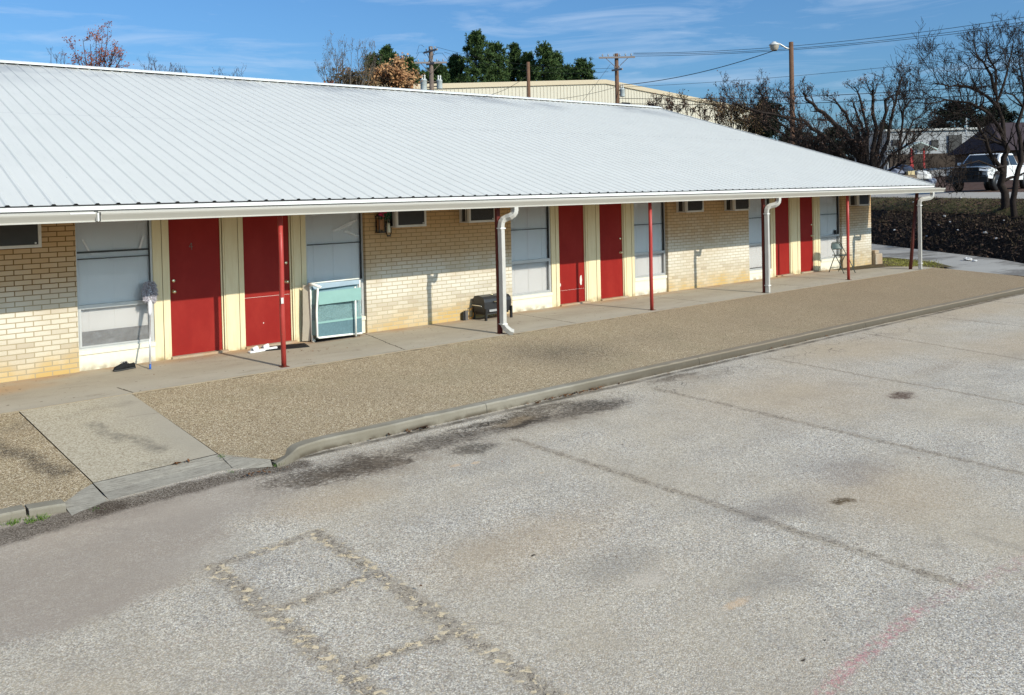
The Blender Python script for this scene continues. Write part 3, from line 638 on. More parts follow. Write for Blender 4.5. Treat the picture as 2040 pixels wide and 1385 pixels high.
def unit(w1, t1, d1, j1, t2, d2, j2, t3, w2, hinge, sills, num):
    for grp in (t1, t2, t3):
        for (a, c, yf) in grp:
            b = MB(); b.box(a, c, yf, .13, .0, 2.13); b.build('trim_board', M['cream'], motel)
    for i, (d, j) in enumerate(((d1, j1), (d2, j2))):
        b = MB(); b.box(d[0], d[1], .088, .128, .035, 2.04)
        do = b.build('door', M['door'], motel)
        if i == 0 and num:
            for k, (e0, e1) in enumerate((((.0, .75), (-.42, .0)), ((-.42, .0), (.35, .0)), ((.18, .55), (.18, -.55)))): pass
            bn = MB()
            cx, cz, s_ = .345, 1.60, .055
            for p, q in (((.1, .9), (-.45, -.1)), ((-.45, -.1), (.5, -.1)), ((.2, .9), (.2, -.9))):
                bn.tube([(cx + p[0] * s_, .086, cz + p[1] * s_), (cx + q[0] * s_, .086, cz + q[1] * s_)], .0045, 5)
            bn.build('door_number', simple('dull_number', (.16, .14, .12), .4, .4, .4), do)
        b = MB(); b.box(d[1] + .002, d[1] + .02, .07, .135, .0, 2.09); b.box(d[1] + .035, j[1], .06, .135, 0, 2.09); b.box(d[0], j[1], .07, .13, 2.05, 2.132); b.build('door_frame', M['cream'], motel)
        b = MB(); b.box(d[1] + .02, d[1] + .035, .11, .14, 0, 2.09); b.build('jamb_gap', M['dark'], motel)
        b = MB(); b.box(d[0] - .01, j[1], -.005, .14, .002, .034); b.build('threshold', M['walk'], motel)
        kx = d[0] + .06 if hinge[i] == 'r' else d[1] - .055
        if not (num is None and i == 0):
            b = MB(); b.smooth = True; b.lathe((kx, .088, .965), [(.030, 0), (.030, -.006), (.012, -.010), (.010, -.028), (.024, -.036), (.028, -.048), (.020, -.060), (.001, -.062)], 14, 'y'); b.build('handle', M['chrome'], do)
            b = MB(); b.smooth = True; b.lathe((kx + .003, .088, 1.12 if i == 0 else 1.26), [(.026, 0), (.026, -.008), (.019, -.014), (.001, -.015)], 14, 'y'); b.build('deadbolt', M['chrome'], do)
    window(*w1, *sills[0]); window(*w2, *sills[1])
unit((-1.209, -.205), [(-.205, -.085, .052), (-.078, .018, .044)], (.02, .768), (.768, .83), [(.83, 1.03, .05), (1.037, 1.114, .044)], (1.116, 1.866), (1.866, 1.93),
     [(1.93, 2.05, .05), (2.057, 2.138, .044)], (2.138, 3.182), 'rl', [(.225, .84, 1.50, .50), (.225, .86, 1.51, .30)], '4')
unit((6.317, 7.38), [(7.38, 7.492, .052), (7.50, 7.583, .044)], (7.585, 8.304), (8.304, 8.39), [(8.39, 8.62, .05), (8.628, 8.731, .044)], (8.733, 9.437), (9.437, 9.53),
     [(9.53, 9.69, .05), (9.698, 9.778, .044)], (9.778, 10.822), 'rl', [(.245, .93, 1.56, .30), (.32, .88, 1.52, .36)], None)
unit((13.845, 14.85), [(14.85, 14.94, .052), (14.948, 15.028, .044)], (15.03, 15.695), (15.695, 15.79), [(15.79, 16.03, .05), (16.038, 16.156, .044)], (16.158, 16.808), (16.808, 16.90),
     [(16.90, 17.02, .05), (17.028, 17.118, .044)], (17.118, 18.155), 'rl', [(.17, .86, 1.52, .3), (.24, .90, 1.50, .3)], None)
# first window: blind pulled up over crumpled sheet, two strips of tape
b = MB()
for i in range(12):
    for j in range(4):
        pass
nx, nz = 24, 7
for i in range(nx + 1):
    for k in range(nz + 1):
        x = -1.16 + .92 * i / nx; z = .29 + .23 * k / nz; b.v.append((x, .126 + .008 * mnoise.noise(Vector((x * 9, z * 14, 0))), z))
for i in range(nx):
    for k in range(nz): a = i * (nz + 1) + k; b.face(a, a + nz + 1, a + nz + 2, a + 1)
b.build('plastic_sheet', M['plastic_sheet'], motel)
tp = simple('pale_tape', (.62, .62, .64), .4)
for (xa, za, xb, zb) in ((-1.10, 1.78, -1.00, 1.56), (-.30, 1.80, -.37, 1.60)):
    b = MB(); b.add([(xa - .015, .10, za), (xa + .012, .10, za), (xb + .015, .10, zb), (xb - .012, .10, zb)], [(3, 2, 1, 0)]); b.build('window_tape', tp, motel)

b = MB(); b.box(-1.18, -.235, .098, .104, 1.585, 1.61); b.build('window_bar', M['dark'], motel)
# torn film in the second window
b = MB()
b.add([(2.62, .10, 1.72), (2.95, .10, 1.86), (3.12, .10, 1.90), (2.98, .10, 1.80), (2.85, .10, 1.75), (2.72, .10, 1.71)], [(5, 4, 3, 2, 1, 0)])
b.add([(2.90, .101, 1.72), (3.12, .101, 1.62), (3.12, .101, 1.59), (2.84, .101, 1.70)], [(3, 2, 1, 0)])
b.build('torn_film', screenm('clear_film', (.85, .85, .88), .45), motel)
# chipped paint on third door
chip = simple('bare_chip', (.62, .60, .56), .8)
for (cx, cz, rx, rz) in ((8.205, .47, .03, .10), (7.625, .42, .022, .035), (1.42, .36, .008, .01)):
    pts = []
    for k in range(14):
        a = 2 * math.pi * k / 14; r = 1 + .35 * mnoise.noise(Vector((k * .9, cx, cz))); pts.append((cx + rx * r * math.cos(a), .0865, cz + rz * r * math.sin(a)))
    b = MB(); b.add(pts, [tuple(range(14))]); b.build('paint_chip', chip, motel)
b = MB(); b.box(1.12, 1.86, .0862, .0868, .765, .769); b.build('door_scratch', chip, motel)
b = MB(); b.box(7.62, 8.29, .0862, .0868, .30, .303); b.build('door_scratch', chip, motel)
b = MB(); b.box(17.93, 18.03, .095, .103, .94, 1.06); b.build('window_sticker', M['black'], motel)
# porch posts
PX = [.93, 4.662, 8.345, 11.992, 15.46]
for i, x in enumerate(PX):
    b = MB(); b.smooth = True
    if i in (1, 3): b.smooth = False; b.box(x - .036, x + .032, -1.706, -1.65, 0, 2.06)
    else: b.tube([(x, -1.68, .0), (x - .006, -1.68, .7), (x + .002, -1.68, 1.4), (x, -1.68, 2.06)], .034, 16)
    po = b.build('porch_post', M['maroon'] if i in (1, 3) else M['post'], motel)
    if i in (1, 3): po['label'] = 'square rusty post, shade-darkened maroon, behind a white downspout'
    b = MB(); b.box(x - .055, x + .055, -1.735, -1.625, .003, .010); b.build('post_foot', simple('rusty_plate', (.13, .05, .03), .9), po)
b = MB(); b.smooth = True; b.tube([(18.86, -1.55, .0), (18.95, -1.60, 1.), (19.06, -1.66, 2.06)], .045, 14)
po = b.build('porch_post', simple('dark_rust_paint', (.10, .025, .02), .6), motel); po['label'] = 'dark rusty leaning post at the far end'
b = MB(); b.box(.895, .93, -1.7225, -1.7175, .86, .94); b.build('post_tag', chip, motel)
# downspouts
def downspout(x0, xg, z0, zout, flare):
    b = MB()
    pth = [(xg, -1.91, 2.05), (xg, -1.91, 2.0), (xg - .008, -1.908, 1.96), (xg - .03, -1.895, 1.925), (xg - .065, -1.87, 1.90), (x0 + .075, -1.80, 1.875), (x0 + .035, -1.775, 1.85), (x0 + .01, -1.76, 1.81), (x0, -1.757, 1.75), (x0 + .004, -1.757, 1.2), (x0 + .004, -1.757, .7), (x0, -1.757, .17)]
    if flare: pth += [(x0 + .01, -1.82, .10), (x0 + .05, -1.855, .05), (x0 + .10, -1.88, .025)]
    else: pth += [(x0, -1.757, .01)]
    b.tube(pth, .060, 4, cap=not flare, phase=math.pi / 4)
    d = b.build('downspout', M['spout'], motel, bevel=.008)
    b = MB(); b.box(x0 - .051, x0 + .051, -1.809, -1.706, 1.70, 1.72); b.build('downspout_strap', M['white'], d)
    b = MB(); b.box(x0 - .051, x0 + .051, -1.809, -1.706, .16, .175); b.build('downspout_strap', M['white'], d)
downspout(4.668, 4.84, 0, 0, True); downspout(11.998, 12.22, 0, 0, False); downspout(18.98, 19.40, 0, 0, False)

# ---------------------------------------------------------------- air conditioners (stick out of the wall)
acm = simple('ac_case_paint', (.56, .53, .49), .55, .3, 0, .15, 9)
def make_ac():
    r = empty('air_conditioner', '', 'air conditioner', 'wall air conditioners under the porch roof')
    W, H, D = .60, .345, .30
    b = MB(); f = .038
    b.box(0, W, -D, -D + .03, 0, f); b.box(0, W, -D, -D + .03, H - f, H); b.box(0, f, -D, -D + .03, f, H - f); b.box(W - f, W, -D, -D + .03, f, H - f)
    b.box(.0, W, -D + .03, .02, 0, .02); b.box(0, W, -D + .03, .02, H - .02, H); b.box(0, .012, -D + .10, -D + .115, .02, H - .02); b.box(0, .03, -.05, .02, .02, H - .02); b.box(W - .012, W, -D + .03, .02, .02, H - .02); b.box(0, .02, -D + .03, -D + .07, .02, H - .02)
    b.build('case', acm, r, bevel=.004)
    b = MB(); b.box(.03, W - .03, -D + .018, -.02, .025, H - .025); b.build('coil', M['dark'], r)
    b = MB(); k = f + .006
    while k < H - f: b.box(f, W - f, -D + .006, -D + .016, k, k + .004); k += .0135
    b.build('grille', simple('ac_grille', (.10, .09, .085), .5), r)
    b = MB(); b.lathe((W - .07, -D - .002, f + .02), [(.012, 0), (.012, -.006), (.001, -.006)], 10, 'y'); b.build('drain_plug', chip, r)
    return r
def copy_thing(r, loc, label, rz=None):
    c = r.copy(); sc.collection.objects.link(c); c.location = loc; c['label'] = label
    if rz is not None: c.rotation_euler = (0, 0, rz)
    for ch in list(r.children):
        d = ch.copy(); sc.collection.objects.link(d); d.parent = c
        for g in list(ch.children):
            e = g.copy(); sc.collection.objects.link(e); e.parent = d
    return c
ac = make_ac(); ac.location = (-2.27, 0, 1.715); ac['label'] = 'wall air conditioner at the far left, left of the first window'
for x, z, l in [(3.61, 1.742, 'wall air conditioner beside the hanging lanterns'), (5.12, 1.762, 'wall air conditioner just left of the first white downspout'),
                (11.13, 1.760, 'left one of the two air conditioners on the third brick wall'), (12.88, 1.742, 'right one of the two air conditioners on the third brick wall'), (18.52, 1.715, 'farthest air conditioner, high at the right end of the row')]:
    copy_thing(ac, (x, 0, z), l)

# ---------------------------------------------------------------- lanterns by the second window
ln_ = empty('lantern', 'dark box lantern with a pink flower bow hanging on the brick wall', 'lantern', None, (3.44, -.07, 1.66))
b = MB()
for x in (-.06, .05):
    for y in (-.05, .05): b.box(x, x + .012, y - .006, y + .006, 0, .28)
b.box(-.065, .067, -.06, .06, 0, .02); b.box(-.065, .067, -.06, .06, .27, .285)
b.add([(-.06, -.06, .285), (.06, -.06, .285), (.06, .06, .285), (-.06, .06, .285), (0, 0, .35)], [(0, 1, 4), (1, 2, 4), (2, 3, 4), (3, 0, 4)]); b.build('frame', M['black'], ln_)
b = MB(); b.tube([(0, 0, .35), (0, .0, .46)], .004, 5); b.build('hanger', M['black'], ln_)
b = MB(); b.box(-.045, .045, -.03, .03, .05, .22); b.build('panel', simple('amber_panel', (.30, .14, .06), .5), ln_)
b = MB()
for k in range(16):
    a = rnd.random() * 6.28; r_ = rnd.uniform(.02, .08); p = Vector((math.cos(a) * r_ - .01, -.07 + rnd.uniform(-.01, .02), .31 + math.sin(a) * r_ * .8)); q = .02
    b.add([p, p + Vector((q * 1.6, -.01, q * .4)), p + Vector((q, .0, q * 1.6)), p + Vector((-q * .4, .01, q))], [(0, 1, 2, 3)])
b.build('flower', simple('pink_petals', (.45, .03, .10), .6), ln_)
l2 = empty('candle_lantern', 'glass lantern with a cream candle and green leaves beside the air conditioner', 'lantern', None, (3.585, -.09, 1.60))
b = MB(); b.smooth = True; b.lathe((0, 0, .06), [(.001, 0), (.028, 0), (.028, .15), (.022, .155), (.001, .155)], 12); b.build('candle', simple('cream_wax', (.85, .80, .62), .6), l2)
b = MB(); b.smooth = True; b.lathe((0, 0, 0), [(.03, .0), (.05, .05), (.055, .15), (.045, .26), (.02, .30)], 14); b.build('glass', M['glass'], l2)
b = MB(); b.lathe((0, 0, -.01), [(.001, 0), (.035, 0), (.03, .025), (.001, .025)], 10); b.tube([(0, 0, .30), (0, 0, .52)], .004, 5); b.tube([(-.05, 0, .05), (-.055, 0, .2), (-.03, 0, .32)], .004, 5); b.tube([(.05, 0, .05), (.055, 0, .2), (.03, 0, .32)], .004, 5); b.build('holder', M['dark'], l2)
b = MB()
for k in range(46):
    p = Vector((rnd.gauss(-.03, .05), rnd.gauss(-.03, .02), rnd.gauss(.36, .035))); d = Vector((rnd.uniform(-1, 1), rnd.uniform(-.5, .5), rnd.uniform(-1, .4))).normalized() * .05; e = d.cross(Vector((0, 1, 0))).normalized() * .012
    b.add([p - e * .3, p + d * .5 + e, p + d, p + d * .5 - e], [(0, 1, 2, 3)])
b.build('leaves', simple('plastic_leaf_green', (.02, .10, .05), .5), l2)

# ---------------------------------------------------------------- mop, shoe, sandals, mats
mop = empty('mop', 'silver handled mop leaning upside down with its grey shaggy head up', 'mop', None, (-.45, -.50, 0.004))
top = Vector((.185, .52, 1.17)); ax = top.normalized()
b = MB(); b.smooth = True; b.tube([(0, 0, .07), tuple(ax * .80)], .012, 10); b.build('handle', simple('silver_tube', (.62, .63, .66), .3, .5, .6), mop)
b = MB(); b.smooth = True; b.tube([(0, 0, 0), tuple(ax * .10)], .0145, 10); b.build('grip', simple('blue_plastic', (.03, .12, .45), .45), mop)
b = MB(); b.smooth = True; b.tube([tuple(ax * .76), tuple(ax * .80), tuple(ax * .90), tuple(ax * 1.03), tuple(ax * 1.25)], [.014, .026, .030, .034, .012], 12); b.build('head_socket', simple('pale_plastic', (.60, .60, .64), .4), mop)
b = MB(); sd = ax.cross(Vector((0, 1, 0))).normalized(); fr_ = sd.cross(ax).normalized()
for k in range(5):
    p = ax * (.985 + .022 * k) - fr_ * .0; 
    for sg in (-1, 1): b.obox(p + fr_ * (sg * .033), sd, fr_, ax, .006, .004, .006)
b.build('socket_slots', M['black'], mop)
b = MB()
for k in range(520):
    u = rnd.random(); a = rnd.random() * 6.283; h = .95 + .31 * u; rr = .066 * math.sqrt(max(.05, 1 - (2 * u - 1) ** 2 * .8)) + .012
    o_ = sd * math.cos(a) * 1.25 + fr_ * math.sin(a) * .7; p = ax * h + o_ * rr * .45; q = ax * (h + rnd.uniform(-.02, .015)) + o_ * (rr + rnd.uniform(.0, .018)) + Vector((0, 0, -.008))
    b.tube([p, (p + q) / 2 + Vector((0, 0, .006)), q], [.0045, .005, .004], 4)
b.build('mop_head', simple('grey_microfibre', (.42, .40, .45), .95, .1, 0, .75, 60), mop)

def loft(b, secs):
    n = len(secs[0]); o = len(b.v)
    for s_ in secs: b.v += [tuple(p) for p in s_]
    for i in range(len(secs) - 1):
        for k in range(n): k2 = (k + 1) % n; b.face(o + i * n + k, o + i * n + k2, o + (i + 1) * n + k2, o + (i + 1) * n + k)
    b.face(*range(o, o + n)); e = o + (len(secs) - 1) * n; b.face(*[e + k for k in range(n)][::-1])
shoe = empty('shoe', 'single black slip-on shoe on the walk below the first window', 'shoe', None, (-.72, -.28, .006), R(14)); shoe.scale = (.98, 1.05, 1.2)
b = MB(); b.smooth = True
S = [(-.150, .012, .022, .03), (-.135, .032, .036, .045), (-.10, .042, .048, .055), (-.05, .047, .062, .07), (0, .043, .078, .085), (.03, .040, .082, .095), (.07, .037, .05, .10), (.11, .037, .048, .105), (.14, .030, .052, .11), (.152, .018, .045, .105)]
secs = []
for x, w_, hi, rim in S:
    q = []
    for k in range(12):
        a = 2 * math.pi * k / 12; zz = .012 + (hi if math.sin(a) > 0 else 0) * math.sin(a) if math.sin(a) > 0 else .012
        q.append((x, w_ * math.cos(a), zz))
    secs.append(q)
loft(b, secs); b.build('upper', simple('black_canvas', (.013, .013, .014), .8, .2, 0, .4, 60), shoe)
b = MB(); b.smooth = True
secs = [[(x * 1.03, (w_ + .005) * math.cos(2 * math.pi * k / 12), .0 + .016 * (math.sin(2 * math.pi * k / 12) > 0)) for k in range(12)] for x, w_, hi, rim in S]
loft(b, secs); b.build('sole', simple('dark_grey_rubber', (.05, .05, .048), .7), shoe)
b = MB()
for k in range(3): b.tube([(-.035 + .026 * k, -.022, .082 + .003 * k), (-.03 + .026 * k, 0, .094), (-.04 + .026 * k, .022, .083)], .004, 5)
b.tube([(.0, -.01, .09), (.02, -.04, .10), (.03, -.03, .07)], .0035, 5); b.build('laces', simple('pale_laces', (.35, .35, .36), .8), shoe)

def sandal(loc, rz, label):
    r = empty('sandal', label, 'sandal', 'white slide sandals by the second red door', loc, rz)
    b = MB(); b.smooth = False; pts = []
    prof_ = [(-.135, .030), (-.12, .042), (-.07, .050), (0, .044), (.06, .038), (.11, .040), (.132, .028)]
    outl = [(x, y) for x, y in prof_] + [(x, -y) for x, y in prof_[::-1]]
    n = len(outl); b.v += [(x, y, 0) for x, y in outl] + [(x, y, .026 + .008 * max(0, x) / .13) for x, y in outl]
    b.face(*range(n)[::-1]); b.face(*range(n, 2 * n))
    for k in range(n): k2 = (k + 1) % n; b.face(k, k2, n + k2, n + k)
    b.build('sole', simple('white_foam', (.78, .78, .78), .6), r, bevel=.006)
    b = MB(); b.smooth = True
    for i, x in enumerate((-.085, -.045, .0)):
        for k in range(9):
            a = math.pi * k / 8; b.v.append((x, .050 * math.cos(a), .026 + (.045 + .012 * i) * math.sin(a)))
    for i in range(2):
        for k in range(8): a = i * 9 + k; b.face(a, a + 1, a + 10, a + 9)
    o = b.build('strap', simple('white_strap', (.82, .82, .82), .5), r); sm = o.modifiers.new('s', 'SOLIDIFY'); sm.thickness = .006
    return r
sandal((1.13, -.33, .006), R(8), 'left one of the two white sandals, nearer the door frame'); sandal((1.33, -.27, .006), R(-4), 'right one of the two white sandals, touching the black mat')
def mat_(loc, w_, d_, rz, label):
    b = MB(); b.box(-w_ / 2, w_ / 2, -d_ / 2, d_ / 2, 0, .008)
    k = -w_ / 2 + .02
    while k < w_ / 2 - .02: b.box(k, k + .012, -d_ / 2 + .02, d_ / 2 - .02, .008, .011); k += .025
    o = b.build('door_mat', simple('black_rubber_mat', (.018, .018, .02), .8, .2, 0, .5, 30), None); o.location = loc; o.rotation_euler = (0, 0, rz); tag(o, label, 'door mat'); return o
mat_((1.60, -.27, .006), .66, .36, R(-14), 'black rubber door mat in front of the second red door')
mat_((2.50, -.12, .006), .74, .20, R(2), 'dark mat lying under the mint playpen')

# ---------------------------------------------------------------- folded mint playpen leaning at the second window
pp = empty('playpen', 'folded mint green mesh playpen with white tube frame under the window', 'playpen')
mint = simple('mint_fabric', (.23, .40, .38), .6, .3, 0, .08, 20)
wt = simple('white_enamel_tube', (.82, .83, .78), .35, .4)
def mesh_fab():
    n = N('teal_mesh', .6); n.col((.17, .28, .29))
    v = n.map((1, 1, 1), rot=(0, R(45), 0)); ch = n.nd('ShaderNodeTexVoronoi'); n.put(n.co, ch.inputs['Vector']); ch.inputs['Scale'].default_value = 85; 
    tr = n.nd('ShaderNodeBsdfTransparent'); mxs = n.nd('ShaderNodeMixShader'); n.t.links.new(n.mr(ch.outputs['Distance'], .30, .55, .35, 1.), mxs.inputs[0])
    n.t.links.new(tr.outputs[0], mxs.inputs[1]); n.t.links.new(n.b.outputs[0], mxs.inputs[2]); n.t.links.new(mxs.outputs[0], n.out.inputs[0]); return n.m
tm = mesh_fab()
b = MB(); b.smooth = True
b.tube([(2.10, -.17, .02), (2.09, -.17, .85), (2.095, -.165, .91)], .017, 10); b.tube([(2.975, -.13, .05), (2.98, -.14, .91)], .015, 10)
b.tube([(2.075, -.15, .925), (2.975, -.13, .935)], .012, 8)
b.build('rear_frame', wt, pp)
b = MB(); b.smooth = True
b.tube([(2.14, -.32, .86), (2.12, -.30, .5), (2.12, -.30, .10), (2.15, -.30, .085), (2.95, -.22, .055), (2.97, -.20, .07)], .017, 10); b.tube([(2.80, -.31, .83), (2.80, -.30, .03)], .015, 10)
b.build('front_frame', wt, pp)
b = MB(); b.smooth = True; b.tube([(2.06, -.17, .925), (2.10, -.27, .915), (2.19, -.34, .872)], [.018, .022, .018], 10); b.build('top_rail', wt, pp)
b = MB(); b.smooth = True; b.lathe((2.12, -.175, .03), [(.001, -.018), (.026, -.018), (.028, 0), (.026, .018), (.001, .018)], 14, 'y'); b.build('caster', simple('cream_caster', (.72, .70, .62), .5), pp)
def wavy(name, x0, x1, z0, z1, y0, y1, mt, amp=.008, nx=20, nz=8):
    b = MB(); b.smooth = True
    for i in range(nx + 1):
        for k in range(nz + 1):
            u = i / nx; x = x0 + (x1 - x0) * u; z = z0(u) + (z1(u) - z0(u)) * k / nz; b.v.append((x, y0 + (y1 - y0) * u + amp * mnoise.noise(Vector((x * 6, z * 8, y0 * 9))), z))
    for i in range(nx):
        for k in range(nz): a = i * (nz + 1) + k; b.face(a, a + nz + 1, a + nz + 2, a + 1)
    return b.build(name, mt, pp)
wavy('fabric_band', 2.15, 2.90, lambda u: .60 + .01 * u, lambda u: .80 + .01 * u, -.325, -.325, mint)
wavy('fabric_band', 2.11, 2.15, lambda u: .55, lambda u: .83, -.18, -.325, mint, .002, 4)
wavy('fabric_panel', 2.12, 2.95, lambda u: .09 - .02 * u, lambda u: .30, -.285, -.235, simple('teal_fabric', (.10, .18, .21), .6, .3, 0, .3, 30), .006)
wavy('fabric_band', 2.13, 2.95, lambda u: .30, lambda u: .33, -.292, -.24, mint, .003)
wavy('mesh_panel', 2.12, 2.95, lambda u: .31, lambda u: .62, -.288, -.23, tm)
wavy('mesh_panel', 2.09, 2.12, lambda u: .35, lambda u: .60, -.18, -.29, tm, .002, 4)
wavy('fabric_panel', 2.09, 2.12, lambda u: .12, lambda u: .36, -.18, -.29, mint, .002, 4)
wavy('rear_panel', 2.10, 2.96, lambda u: .10, lambda u: .93, -.12, -.10, simple('dusty_teal_fabric', (.20, .33, .38), .6, .3, 0, .15, 9), .01)
wavy('fabric_band', 2.12, 2.96, lambda u: .83 + .02 * u, lambda u: .92, -.19, -.16, simple('pale_blue_fabric', (.33, .43, .52), .6), .01)
b = MB(); b.smooth = True
for k in range(11): pass
b.v += [(2.00, -.02, .02), (2.09, -.10, .02), (2.09, -.16, .30), (2.00, -.06, .32), (2.02, -.05, .9), (2.08, -.14, .9), (1.86, -.06, .02), (1.93, -.12, .06)]
b.face(0, 1, 2, 3); b.face(3, 2, 5, 4); b.build('side_flap', simple('dirty_cream_sheet', (.55, .50, .40), .8), pp)

# ---------------------------------------------------------------- small grill, block and cord by the wall
gr = empty('grill', 'small black tabletop gas grill on the walk behind the first downspout', 'grill', None, (5.34, 0, 0))
b = MB()
prof_ = [(-.39, .14), (-.40, .33), (-.385, .385), (-.33, .425), (-.20, .445), (-.09, .425), (-.06, .38), (-.06, .14)]
b.extr(prof_, .0, .62); b.build('lid', simple('grill_enamel', (.028, .029, .032), .35, .4), gr, bevel=.006)
b = MB()
for x in (.0, .585):
    for y0, y1 in ((-.43, -.39), (-.08, -.045)): b.box(x, x + .035, y0, y1, .0, .22)
for x in (0, .60): b.box(x, x + .02, -.41, -.06, .13, .15)
b.build('legs', M['black'], gr)
b = MB(); b.smooth = True; b.tube([(-.05, -.38, .26), (-.055, -.36, .27), (-.055, -.12, .27), (-.05, -.10, .26), (0, -.10, .26)], .009, 8); b.build('side_handle', simple('bright_steel', (.7, .7, .68), .25, .5, 1), gr)
b = MB(); b.smooth = True; b.tube([(.20, -.40, .33), (.20, -.45, .335), (.42, -.45, .335), (.42, -.40, .33)], .010, 8); b.build('front_handle', M['chrome'], gr)
b = MB(); b.box(.10, .36, -.412, -.402, .155, .195); b.build('control_strip', simple('silver_strip', (.5, .5, .5), .35, .5, .5), gr)
b = MB(); b.lathe((.40, -.403, .245), [(.001, -.008), (.05, -.008), (.05, 0)], 18, 'y'); b.build('badge', simple('red_badge', (.45, .03, .02), .5), gr)
b = MB(); b.smooth = True; b.lathe((.28, -.26, .44), [(.03, 0), (.03, .008), (.012, .014), (.001, .014)], 12); b.build('thermometer', M['chrome'], gr)
b = MB(); b.box(.04, .58, -.36, -.09, .10, .14); b.build('drip_tray', M['dark'], gr)
bl = empty('speaker_block', 'small dark upright box on the walk against the brick wall', 'box', None, (5.14, -.03, .004))
b = MB(); b.box(-.045, .0, -.05, .0, 0, .15); b.build('side', M['black'], bl, bevel=.003)
b = MB(); b.box(.002, .065, -.06, .0, 0, .17); b.build('front', simple('grey_brown_plastic', (.12, .11, .105), .6), bl, bevel=.003)
b = MB(); b.smooth = True; b.tube([(5.24, -.03, .02), (5.25, -.06, .10), (5.27, -.05, .17), (5.32, -.05, .21), (5.36, -.08, .20), (5.33, -.06, .05), (5.27, -.05, .02)], .007, 6)
tag(b.build('cord', simple('orange_cord', (.55, .25, .04), .6)), 'orange cord looping down between the dark box and grill', 'cord')

# ---------------------------------------------------------------- folding chair
ch = empty('folding_chair', 'dark green metal folding chair on the walk at the far end', 'chair', None, (17.0, -.62, .004), R(-14))
cg = simple('dark_green_steel', (.045, .065, .06), .4, .5, .2)
b = MB(); b.smooth = True      # faces -Y
for s_ in (-1, 1):
    b.tube([(s_ * .20, -.28, 0), (s_ * .20, -.10, .30), (s_ * .195, .12, .62), (s_ * .16, .165, .76)], .011, 8)
    b.tube([(s_ * .17, .26, 0), (s_ * .175, .12, .30), (s_ * .18, .03, .47)], .011, 8)
b.tube([(-.16, .165, .76), (-.10, .172, .79), (.10, .172, .79), (.16, .165, .76)], .011, 8); b.tube([(-.2, -.22, .10), (.2, -.22, .10)], .008, 6); b.tube([(-.17, .21, .12), (.17, .21, .12)], .008, 6); b.build('frame', cg, ch)
b = MB(); b.smooth = True
for i in range(11):
    for k in range(7):
        u = -1 + 2 * i / 10; v_ = k / 6; hh = math.sqrt(max(0, 1 - (abs(u) ** 3))); z = .60 + .17 * v_ * (0.35 + .65 * hh); b.v.append((u * .185, .12 + .05 * v_ + .03 * (1 - u * u), z))
for i in range(10):
    for k in range(6): a = i * 7 + k; b.face(a, a + 7, a + 8, a + 1)
o = b.build('backrest', cg, ch); o.modifiers.new('s', 'SOLIDIFY').thickness = .01
b = MB(); b.box(-.185, .185, -.20, .14, .45, .468); b.build('seat', cg, ch, bevel=.02)

# wall-end block and board
b = MB(); b.box(19.76, 20.15, -.12, .45, -.03, .30); b.box(19.76, 20.0, -.10, .40, .30, .40); tag(b.build('concrete_block', M['walk'], bevel=.02), 'beige concrete block beside the end of the brick wall', 'block')
b = MB(); b.box(18.10, 18.42, -.045, -.015, .01, .37); tag(b.build('board', simple('tan_board', (.40, .30, .19), .8), bevel=.004), 'tan board standing against the end brick wall behind a post', 'board')

